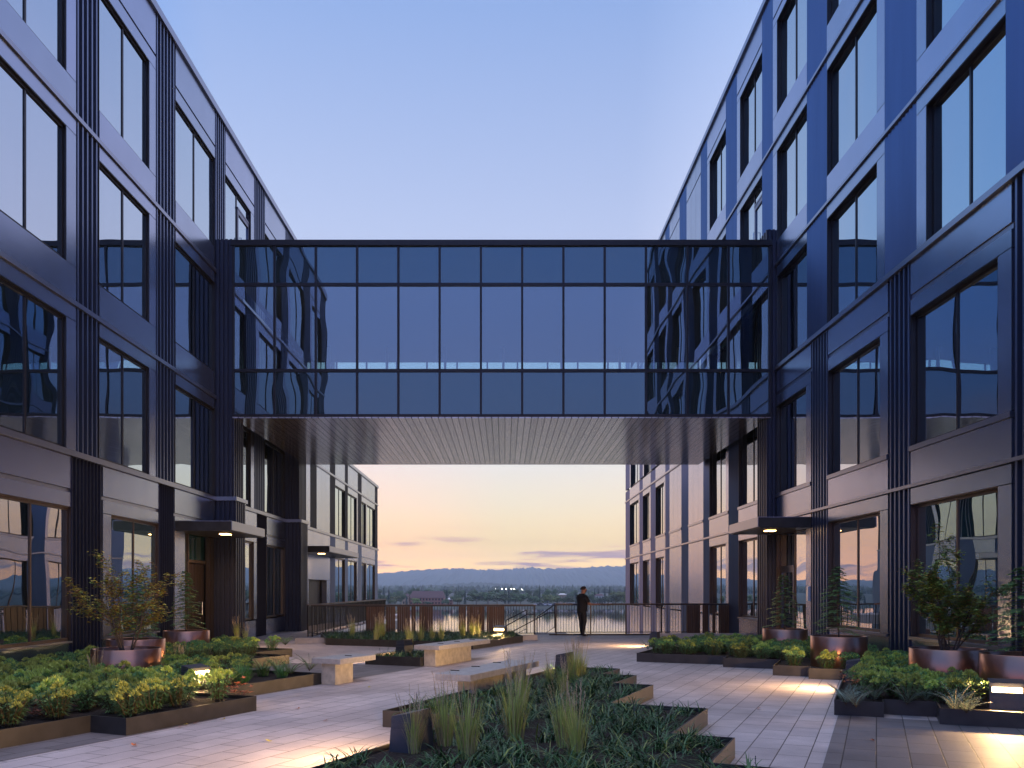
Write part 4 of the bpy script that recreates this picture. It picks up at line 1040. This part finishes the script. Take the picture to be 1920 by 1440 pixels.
# stair rails behind the gap
def slope_rail(pts, label, low=None, r=.02, drop=.9):
    o = empty('handrail', pts[0], label, 'handrail'); inv = Matrix.Translation(-Vector(pts[0]))
    mb = MB(); mb.tube(pts, r, 8); q = mb.build('rail', M['rail'], None); q.parent = o; q.matrix_parent_inverse = inv
    mb = MB(); mb.tube([pts[-1], (pts[-1][0], pts[-1][1], pts[-1][2] - drop)], .022, 6); q = mb.build('post', M['rail'], None); q.parent = o; q.matrix_parent_inverse = inv
    mb = MB(); mb.tube([pts[0], (pts[0][0], pts[0][1], pts[0][2] - drop)], .022, 6); q = mb.build('post', M['rail'], None); q.parent = o; q.matrix_parent_inverse = inv
    if low:
        b = MB(); a0, a1 = Vector(pts[0]), Vector(pts[1]); n = int((a1 - a0).length / .11)
        for k in range(1, n):
            p = a0.lerp(a1, k / n); b.tube([p + Vector((0, 0, low)), p], .007, 4, 0, False)
        b.tube([a0 + Vector((0, 0, low)), a1 + Vector((0, 0, low))], .012, 5)
        q = b.build('balusters', M['rail'], None); q.parent = o; q.matrix_parent_inverse = inv; q['kind'] = 'stuff'
P = lambda px, py, d: at(px, py, d)
slope_rail([P(946, 1175, 31.6), P(989, 1151.5, 31.6), P(1003, 1151.5, 31.6)], 'upper of the two bare handrails descending beside the stair gap')
slope_rail([P(948, 1191, 32.9), P(1027, 1149, 32.9), P(1041, 1149, 32.9)], 'longer lower handrail crossing the stair gap')
slope_rail([P(949, 1163, 32.2), P(987, 1143.5, 32.2)], 'short balustered stair guard left of the stair gap', low=-.72)
slope_rail([P(1007, 1157, 32.4), P(1040, 1133.5, 32.4)], 'short balustered stair guard inside the stair gap', low=-.86)
st = MB()
for k in range(9): st.box(1.2 - .3 * (k + 1), 1.2 - .3 * k, 31.3, 33.2, -.17 * (k + 1) - 2, -.17 * (k + 1) - .0)
st.box(1.2, 2.4, 31.02, 33.2, -2, -.02); st.build('stairs', M['curb']); tag(bpy.data.objects['stairs'], 'concrete stairs descending to the left beyond the railing gap', 'stairs')
cb = MB(); x0, x1 = sx(976, 27.9), sx(1007, 27.9); cb.box(x0, x1, 27.6, 28.0, 0, .17); tag(cb.build('curb_block', M['curb']), 'low concrete curb block at the right end of the railing bed', 'curb')
cb = MB(); x0, x1 = sx(556, 26.3), sx(612, 26.3); cb.box(x0, x1, 26.1, 26.5, 0, .15); tag(cb.build('curb_block', M['curb']), 'low concrete curb block at the left end of the railing bed', 'curb')
cb = MB(); cb.box(sx(1232, 28.6), sx(1440, 28.6), 28.6, 28.9, 0, .17); tag(cb.build('curb_block', M['curb']), 'long low concrete curb behind the far end of the right bed', 'curb')
cb = MB(); cb.box(sx(1030, 30.6), sx(1262, 30.6), 30.72, 30.95, 0.001, .05); tag(cb.build('deck_edge', M['rail']), 'dark metal strip along the deck edge under the right railing', 'edge strip')

# ------------------------------------------------------------------ the man at the railing
def skin_mesh(name, joints, edges, sub=2):
    me = bpy.data.meshes.new(name); me.from_pydata([j[:3] for j in joints], edges, []); o = bpy.data.objects.new(name, me); C.objects.link(o)
    md = o.modifiers.new('skin', 'SKIN'); md.use_smooth_shade = True
    for v, j in zip(me.skin_vertices[0].data, joints): v.radius = (j[3], j[4] if len(j) > 4 else j[3])
    me.skin_vertices[0].data[0].use_root = True
    o.modifiers.new('sub', 'SUBSURF').levels = sub
    dg = bpy.context.evaluated_depsgraph_get(); nm = bpy.data.meshes.new_from_object(o.evaluated_get(dg)); bpy.data.objects.remove(o)
    return nm
J = [(0, 0, .95, .135, .16), (.02, 0, 1.08, .12, .155), (.02, 0, 1.22, .125, .17), (-.01, 0, 1.38, .12, .18), (.0, 0, 1.47, .075, .09), (.03, 0, 1.53, .058), (.05, 0, 1.59, .075), (.065, 0, 1.66, .095, .078), (.055, 0, 1.735, .085, .07),   # 0-8 trunk and head
     (-.01, -.17, 1.43, .066), (.05, -.245, 1.24, .052), (.10, -.265, 1.15, .044), (.27, -.22, 1.135, .038), (.40, -.18, 1.135, .027), (.455, -.175, 1.14, .03, .018),          # 9-14 right arm
     (-.01, .17, 1.43, .066), (.08, .24, 1.25, .052), (.12, .25, 1.16, .044), (.29, .20, 1.14, .038), (.42, .16, 1.14, .027), (.475, .155, 1.145, .03, .018),                 # 15-20 left arm
     (.0, -.095, .86, .098), (.035, -.10, .50, .066), (.0, -.105, .40, .06), (-.035, -.11, .10, .045), (-.02, -.11, .045, .042), (.13, -.125, .035, .035),                         # 21-26 right leg
     (-.02, .095, .86, .098), (.03, .10, .50, .066), (.02, .105, .40, .06), (.055, .11, .10, .045), (.07, .11, .045, .042), (.22, .125, .035, .035)]
E = [(0, 1), (1, 2), (2, 3), (3, 4), (4, 5), (5, 6), (6, 7), (7, 8), (3, 9), (9, 10), (10, 11), (11, 12), (12, 13), (13, 14), (3, 15), (15, 16), (16, 17), (17, 18), (18, 19), (19, 20),
     (0, 21), (21, 22), (22, 23), (23, 24), (24, 25), (25, 26), (0, 27), (27, 28), (28, 29), (29, 30), (30, 31), (31, 32)]
for side, palm in ((-1, 14), (1, 20)):                          # four fingers and a thumb curled over the rail
    px_, py_, pz_ = J[palm][:3]
    for k, (w, L_) in enumerate(((-.03, .06), (-.01, .072), (.01, .068), (.03, .052))):
        i = len(J); J += [(px_ + .03, py_ + w, pz_ + .004, .0095), (px_ + .03 + L_ * .55, py_ + w * 1.1, pz_ - .004, .0085), (px_ + .03 + L_ * .8, py_ + w * 1.1, pz_ - .03, .0075)]
        E += [(palm, i), (i, i + 1), (i + 1, i + 2)]
    i = len(J); J += [(px_ - .01, py_ - side * .035, pz_ - .005, .011), (px_ + .03, py_ - side * .052, pz_ - .018, .009)]; E += [(palm, i), (i, i + 1)]
nm = skin_mesh('person', J, E)
for q in ('skin', 'shirt', 'jeans', 'shoe'): nm.materials.append(M[q])
for p in nm.polygons:
    x, y, zc_ = p.center; up_arm = abs(y) > .19 and zc_ > 1.21
    if zc_ < .085: k = 3
    elif zc_ < .93: k = 2
    elif zc_ < 1.505 and not (x > .13 and zc_ < 1.22 and abs(y) > .1) and not (abs(y) > .19 and zc_ < 1.20): k = 1
    else: k = 0
    p.material_index = k
ang = R(28)
man = bpy.data.objects.new('person', nm); C.objects.link(man); mx_, my_ = sx(1091.5, 30.1), 30.1
man.location = (mx_, my_, 0.0); man.rotation_euler.z = ang; man.scale = (1.16, 1.16, 1)
tag(man, 'man in black t-shirt and dark jeans leaning on the railing, seen from behind', 'person')
# loose shirt, hair, face
def child(mb, nm_, m, smooth=True):
    q = mb.build(nm_, m, man, smooth); return q
sh = MB(); prof = [(.155, .185, .88), (.150, .185, 1.0), (.145, .185, 1.15), (.145, .19, 1.3), (.13, .185, 1.40), (.075, .12, 1.475), (.062, .075, 1.51)]
n = 28
for (rx, ry, zz) in prof:
    for q in range(n):
        t = 2 * math.pi * q / n; f = 1 + .03 * math.sin(5 * t + zz * 9); sh.v.append((.005 + rx * math.cos(t) * f - (.02 if zz > 1.3 else 0), ry * math.sin(t) * f, zz + .01 * math.sin(3 * t)))
for k in range(len(prof) - 1):
    for q in range(n): r_ = (q + 1) % n; a = k * n; sh.f.append((a + q, a + r_, a + n + r_, a + n + q)); sh.m.append(0)
for s_ in (-1, 1):
    sh.tube([(-.01, s_ * .14, 1.42), (.0, s_ * .2, 1.37), (.055, s_ * .25, 1.22)], [.075, .078, .07], 12)
child(sh, 'tshirt', M['shirt'])
hr = MB(); n = 20
for i in range(9):
    ph = math.pi * .56 * i / 8
    for q in range(n):
        t = 2 * math.pi * q / n; rr = 1.05 + .03 * math.sin(7 * t + i); back = 1 if math.cos(t) < .2 else (.72 if i > 5 else 1)
        hr.v.append((.045 + .098 * math.sin(ph) * math.cos(t) * rr * back, .08 * math.sin(ph) * math.sin(t) * rr, 1.675 + .108 * math.cos(ph) + (.0 if math.cos(t) < .3 else .028 * (i / 8))))
for i in range(8):
    for q in range(n): r_ = (q + 1) % n; a = i * n; hr.f.append((a + q, a + n + q, a + n + r_, a + r_)); hr.m.append(0)
child(hr, 'hair', M['hair'])
bd = MB(); bd.lathe([(.0, -.05), (.035, -.04), (.052, 0), (.05, .03)], 14); q = child(bd, 'beard', M['hair']); q.location = (.105, 0, 1.615)
ns = MB(); ns.hexa([(.155, -.014, 1.635), (.182, -.009, 1.637), (.182, .009, 1.637), (.155, .014, 1.635), (.152, -.007, 1.69), (.160, -.005, 1.69), (.160, .005, 1.69), (.152, .007, 1.69)]); child(ns, 'nose', M['skin'])
for s_ in (-1, 1):
    er = MB(); er.lathe([(.0, -.03), (.014, -.02), (.018, 0), (.013, .022), (0, .03)], 10); q = child(er, 'ear', M['skin']); q.location = (.055, s_ * .082, 1.665)
    ey = MB(); ey.lathe([(0, -.008), (.008, 0), (0, .008)], 8); q = child(ey, 'eye', M['hair']); q.location = (.147, s_ * .032, 1.682)

# ------------------------------------------------------------------ far bank: trees, buildings, cars
def far_crown(r3, n=620, w=1.0, h=1.0, leafw=.11, conifer=False):
    mb = MB()
    cl = [(Vector((r3.gauss(0, .42), r3.gauss(0, .42), r3.uniform(-.5, .55))), r3.uniform(.28, .5)) for _ in range(11)]
    for k in range(n):
        if conifer:
            t = r3.random() ** .8; a = r3.uniform(0, 6.28); rr = (1 - t) * .42 * (.75 + .25 * math.sin(t * 38)) * r3.uniform(.55, 1.1) + .02; p = Vector((math.cos(a) * rr, math.sin(a) * rr, t * 2 - 1)); nn = Vector((math.cos(a), math.sin(a), r3.uniform(-.6, .3)))
        else:
            c, rr = r3.choice(cl); d = Vector((r3.gauss(0, 1), r3.gauss(0, 1), r3.gauss(0, 1))).normalized(); p = c + d * rr * r3.uniform(.75, 1.05); nn = d + Vector((r3.uniform(-.5, .5), r3.uniform(-.5, .5), r3.uniform(-.5, .5)))
        nn.normalize(); a1 = nn.cross(Vector((.3, .2, 1))).normalized(); a2 = nn.cross(a1); s_ = leafw * r3.uniform(.6, 1.3)
        p = Vector((p.x * w, p.y * w, p.z * h))
        mb.face([p - a1 * s_, p + a2 * s_ * .8, p + a1 * s_, p - a2 * s_ * .8])
    return mb
RF = random.Random(77)
CR = {}
for key, m, con in (('a', 'tree_a', False), ('b', 'tree_b', False), ('c', 'tree_c', True)):
    CR[key] = []
    for i in range(3):
        o = far_crown(RF, 900 if not con else 700, conifer=con, leafw=.10 if not con else .085).build('crown', M[m]); CR[key].append(o.data); bpy.data.objects.remove(o)
tk = MB(); tk.tube([(0, 0, 0), (.02, 0, .5), (0, .02, 1)], [.06, .045, .03], 7); TK = tk.build('trunk', M['bark']); TKD = TK.data; bpy.data.objects.remove(TK)
def gz(y):
    for (y0, z0), (y1, z1) in zip(prof_g, prof_g[1:]):
        if y0 <= y <= y1: return z0 + (z1 - z0) * (y - y0) / (y1 - y0)
prof_g = [(-400, -.6), (30.6, -.6), (33, -5), (58, -9.6), (478, -9.6), (494, -8.9), (506, -7.6), (560, -7.2), (1200, -4), (2500, 0), (4200, 8), (5240, 13)]
def far_tree(px, y, pytop, wpx, kind, label, group):
    x = (px - VX) / F * y; zb = gz(y); zt = H - (pytop - VY) / F * y; hgt = zt - zb; w = wpx / F * y / 2
    o = empty('far_tree' if kind != 'c' else 'far_conifer', (x, y, zb), label, 'tree', group, RF.uniform(0, 6.28))
    t = bpy.data.objects.new('trunk', TKD); C.objects.link(t); t.parent = o; t.scale = (hgt * .5, hgt * .5, hgt * .6)
    c = bpy.data.objects.new('crown', RF.choice(CR[kind])); C.objects.link(c); c.parent = o
    k = .92 if kind != 'c' else .96; c.location = (0, 0, hgt * (1 - k / 2)); c.scale = (w, w, hgt * k / 2)
    return o
rows = [  # px, distance, top y, width, kind
    (705, 520, 1108, 22, 'c'), (716, 530, 1112, 26, 'a'), (729, 525, 1106, 20, 'c'), (741, 515, 1115, 22, 'b'), (751, 516, 1112, 18, 'a'), (762, 512, 1118, 14, 'c'), (783, 512, 1121, 22, 'b'), (803, 513, 1126, 14, 'a'), (834, 514, 1120, 14, 'a'),
    (838, 560, 1106, 18, 'c'), (858, 520, 1112, 20, 'a'), (862, 512, 1120, 20, 'b'), (872, 530, 1108, 16, 'c'), (893, 515, 1109, 36, 'a'), (915, 545, 1104, 30, 'a'), (932, 512, 1110, 46, 'a'), (947, 540, 1100, 14, 'c'), (954, 542, 1103, 15, 'c'),
    (966, 530, 1108, 24, 'a'), (976, 514, 1111, 30, 'a'), (1003, 513, 1112, 24, 'a'), (1027, 512, 1112, 28, 'b'), (1012, 560, 1100, 14, 'c'), (1024, 555, 1103, 18, 'a'), (1046, 525, 1112, 24, 'a'), (1064, 512, 1115, 28, 'a'), (1080, 530, 1110, 18, 'c'),
    (1102, 520, 1111, 18, 'a'), (1115, 540, 1104, 14, 'c'), (1120, 518, 1116, 22, 'a'), (1134, 545, 1102, 16, 'c'), (1140, 514, 1110, 30, 'a'), (1154, 520, 1108, 26, 'b'), (1166, 512, 1109, 26, 'b'), (1178, 522, 1106, 26, 'a'), (1192, 515, 1110, 28, 'a')]
lab = {'a': 'round dark green tree standing on the far river bank', 'b': 'bright green round tree standing on the far river bank', 'c': 'dark pointed conifer standing on the far river bank'}
for px, y, pt_, w, k in rows: far_tree(px, y, pt_, w * 1.1, k, lab[k], 'trees on the far river bank')
for px in list(range(250, 700, 21)) + list(range(1205, 1700, 23)):      # the bank goes on either side, seen only in the window reflections
    far_tree(px + RF.uniform(-6, 6), RF.uniform(512, 550), RF.uniform(1102, 1116), RF.uniform(24, 40), RF.choice('aabc'), 'tree of the far bank beyond the buildings', 'trees of the far bank beyond the buildings')
# thinner belt of taller trees behind them, then the far wood that reads as one mass
for px in range(706, 1190, 15):
    far_tree(px + RF.uniform(-5, 5), RF.uniform(640, 760), RF.uniform(1100, 1107), RF.uniform(13, 24), RF.choice('aaac'), 'distant tree in the belt behind the river bank trees', 'distant trees in the belt behind the bank')
wd = MB()
for _ in range(5200):
    y = RF.uniform(1300, 3800); x = RF.uniform(-.6, .6) * y; zb = gz(y); hh = RF.uniform(6, 12) * (1 + (y - 1300) / 4000); w = RF.uniform(4, 8); i = len(wd.v); n = 7
    con = RF.random() < .35; 
    if con: w *= .55; hh *= 1.25
    wd.v += [(x + w * math.cos(q * .9) * .75, y + w * math.sin(q * .9) * .75, zb) for q in range(n)] + [(x + w * math.cos(q * .9 + .3) * RF.uniform(.7, 1.05), y + w * math.sin(q * .9) * .8, zb + hh * (.35 if con else RF.uniform(.5, .68))) for q in range(n)] + [(x, y, zb + hh)]
    for q in range(n):
        r_ = (q + 1) % n; wd.f += [(i + q, i + r_, i + n + r_, i + n + q), (i + n + q, i + n + r_, i + 2 * n)]; wd.m += [0, 0]
tag(wd.build('forest', mat('far_wood_leaf', (.05, .075, .035), .9, island=.35)), 'distant woodland below the hills across the river', 'forest', kind='stuff')
# buildings
def far_house(px0, px1, pyt, pyb, y, depth, floors, nwin, wall, roofm, label, roof_over=.4, roof_h=1.2, name='far_building'):
    x0, x1 = (px0 - VX) / F * y, (px1 - VX) / F * y; zb = gz(y) - .3; zt = H - (pyt - VY) / F * y
    o = empty(name, ((x0 + x1) / 2, y, zb), label, 'building'); inv = Matrix.Translation(-Vector(o.location))
    def pt(mb, nm, m):
        q = mb.build(nm, m); q.parent = o; q.matrix_parent_inverse = inv; return q
    mb = MB(); mb.box(x0, x1, y, y + depth, zb, zt); pt(mb, 'wall', wall)
    mb = MB(); a = roof_over; mb.hexa([(x0 - a, y - a, zt + .01), (x1 + a, y - a, zt + .01), (x1 + a, y + depth + a, zt + .01), (x0 - a, y + depth + a, zt + .01), (x0 + 1, y + depth * .45, zt + roof_h), (x1 - 1, y + depth * .45, zt + roof_h), (x1 - 1, y + depth * .55, zt + roof_h), (x0 + 1, y + depth * .55, zt + roof_h)]); pt(mb, 'roof', roofm)
    fh = (zt - zb) / floors; wx = (x1 - x0) / nwin
    for f_ in range(floors):
        for k in range(nwin):
            mb = MB(); mb.box(x0 + wx * (k + .3), x0 + wx * (k + .72), y - .06, y + .05, zb + fh * (f_ + .3), zb + fh * (f_ + .82)); pt(mb, 'window', M['far_glass'])
    return o
far_house(768, 832, 1121, 1138, 524, 16, 2, 11, M['brick'], M['far_roof'], 'long brick building with a dark red roof on the far bank', roof_h=4.2)
far_house(754, 766, 1118, 1138, 522, 12, 2, 2, M['far_tan'], M['far_roof'], 'tan gabled building beside the long brick one', roof_h=1.5)
far_house(838, 848, 1124, 1138, 518, 9, 2, 2, M['brick'], M['far_white'], 'small brick house with a pale roof on the far bank', roof_h=1.0)
far_house(1049, 1062, 1115, 1135, 545, 12, 1, 3, M['far_tan'], M['far_white'], 'low tan building half hidden between round far trees', roof_h=.8)
far_house(1118, 1132, 1117, 1135, 530, 10, 2, 3, M['far_white'], M['far_roof'], 'white house right of the man on the far bank', roof_h=1.2)
def car(x, y, zb, m, label, i):
    o = empty('parked_car', (x, y, zb), label, 'car', 'cars parked along the far bank')
    mb = MB()
    for a, b in zip(((-2.1, .35), (-2.1, .85), (-1.2, 1.0), (-.8, 1.45), (.7, 1.45), (1.3, .95), (2.1, .85)), ((-2.1, .85), (-1.2, 1.0), (-.8, 1.45), (.7, 1.45), (1.3, .95), (2.1, .85), (2.1, .35))):
        mb.face([(a[0], -.85, a[1]), (b[0], -.85, b[1]), (b[0], .85, b[1]), (a[0], .85, a[1])])
    for s_ in (-.85, .85): mb.face([(p[0], s_, p[1]) for p in ((-2.1, .35), (-2.1, .85), (-1.2, 1.0), (-.8, 1.45), (.7, 1.45), (1.3, .95), (2.1, .85), (2.1, .35))])
    mb.build('body', m, o)
    wn = MB(); wn.face([(-1.05, -.86, 1.0), (1.1, -.86, 1.0), (.65, -.86, 1.38), (-.75, -.86, 1.38)]); wn.build('window', M['far_glass'], o)
    for wx in (-1.3, 1.3):
        t = MB(); t.tube([(wx, -.9, .33), (wx, .9, .33)], .33, 12); t.build('wheel', M['tyre'], o)
for k, px in enumerate((1007, 1013, 1022, 1031, 1041, 1052, 1063, 1128, 1136, 1145, 1070, 1076)):
    w = k % 3 != 1; car((px - VX) / F * 505, 505, gz(505) + .0, M['car_white'] if w else M['car_dark'], 'white car parked on the far bank below the trees' if w else 'dark car parked on the far bank below the trees', k)
for px, py in ((929, 1104), (941, 1104), (949, 1104.5), (959, 1104), (964, 1104), (979, 1105)):
    x, y, zz = at(px, py, 1300); o = empty('flood_lamp', (x, y, gz(1300)), 'bright floodlight on a mast over the far woodland', 'lamp', 'floodlights over the far woodland')
    mb = MB(); mb.tube([(0, 0, 0), (0, 0, zz - gz(1300))], .15, 6); mb.build('mast', M['rail'], o)
    mb = MB(); mb.box(-.6, .6, -.3, 0, zz - gz(1300) - .35, zz - gz(1300) + .35); mb.build('lens', M['far_lamp'], o)

# ------------------------------------------------------------------ evening haze over the valley
hz = MB(); hz.box(-8800, 8800, -420, 5270, -11, 215)
hm = bpy.data.materials.new('haze'); hm.use_nodes = True; t = hm.node_tree; t.nodes.clear()
vo = N('ShaderNodeVolumePrincipled', t); vo.inputs['Color'].default_value = (.86, .94, 1.0, 1); vo.inputs['Density'].default_value = 2.0e-4; vo.inputs['Anisotropy'].default_value = 0.0
mo = N('ShaderNodeOutputMaterial', t); LK(vo.outputs[0], mo.inputs['Volume'], t)
tag(hz.build('haze', hm), 'pale evening haze over the river and hills', 'haze', kind='stuff')

# ------------------------------------------------------------------ a few fallen leaves on the paving
for k, (px, py) in enumerate(((352, 1360), (338, 1363), (366, 1357), (420, 1350), (560, 1330), (610, 1352), (690, 1290), (1250, 1350), (1420, 1330), (1500, 1290), (1180, 1300), (1640, 1390), (505, 1392), (250, 1400))):
    x, y = gp(px, py); mb = MB(); a = R2.uniform(0, 6.28)
    for q in (-1, 0, 1): leaf(mb, (0, 0, 0), (math.cos(a + q * .75), math.sin(a + q * .75), .25 + .2 * q), (0, 0, 1), .06, .016)
    o = mb.build('fallen_leaf', M['orange'] if k % 3 else M['maple_y'], None, False, (x, y, .012))
    tag(o, 'small fallen autumn leaf lying on the pavers', 'leaf', 'fallen leaves on the pavers')
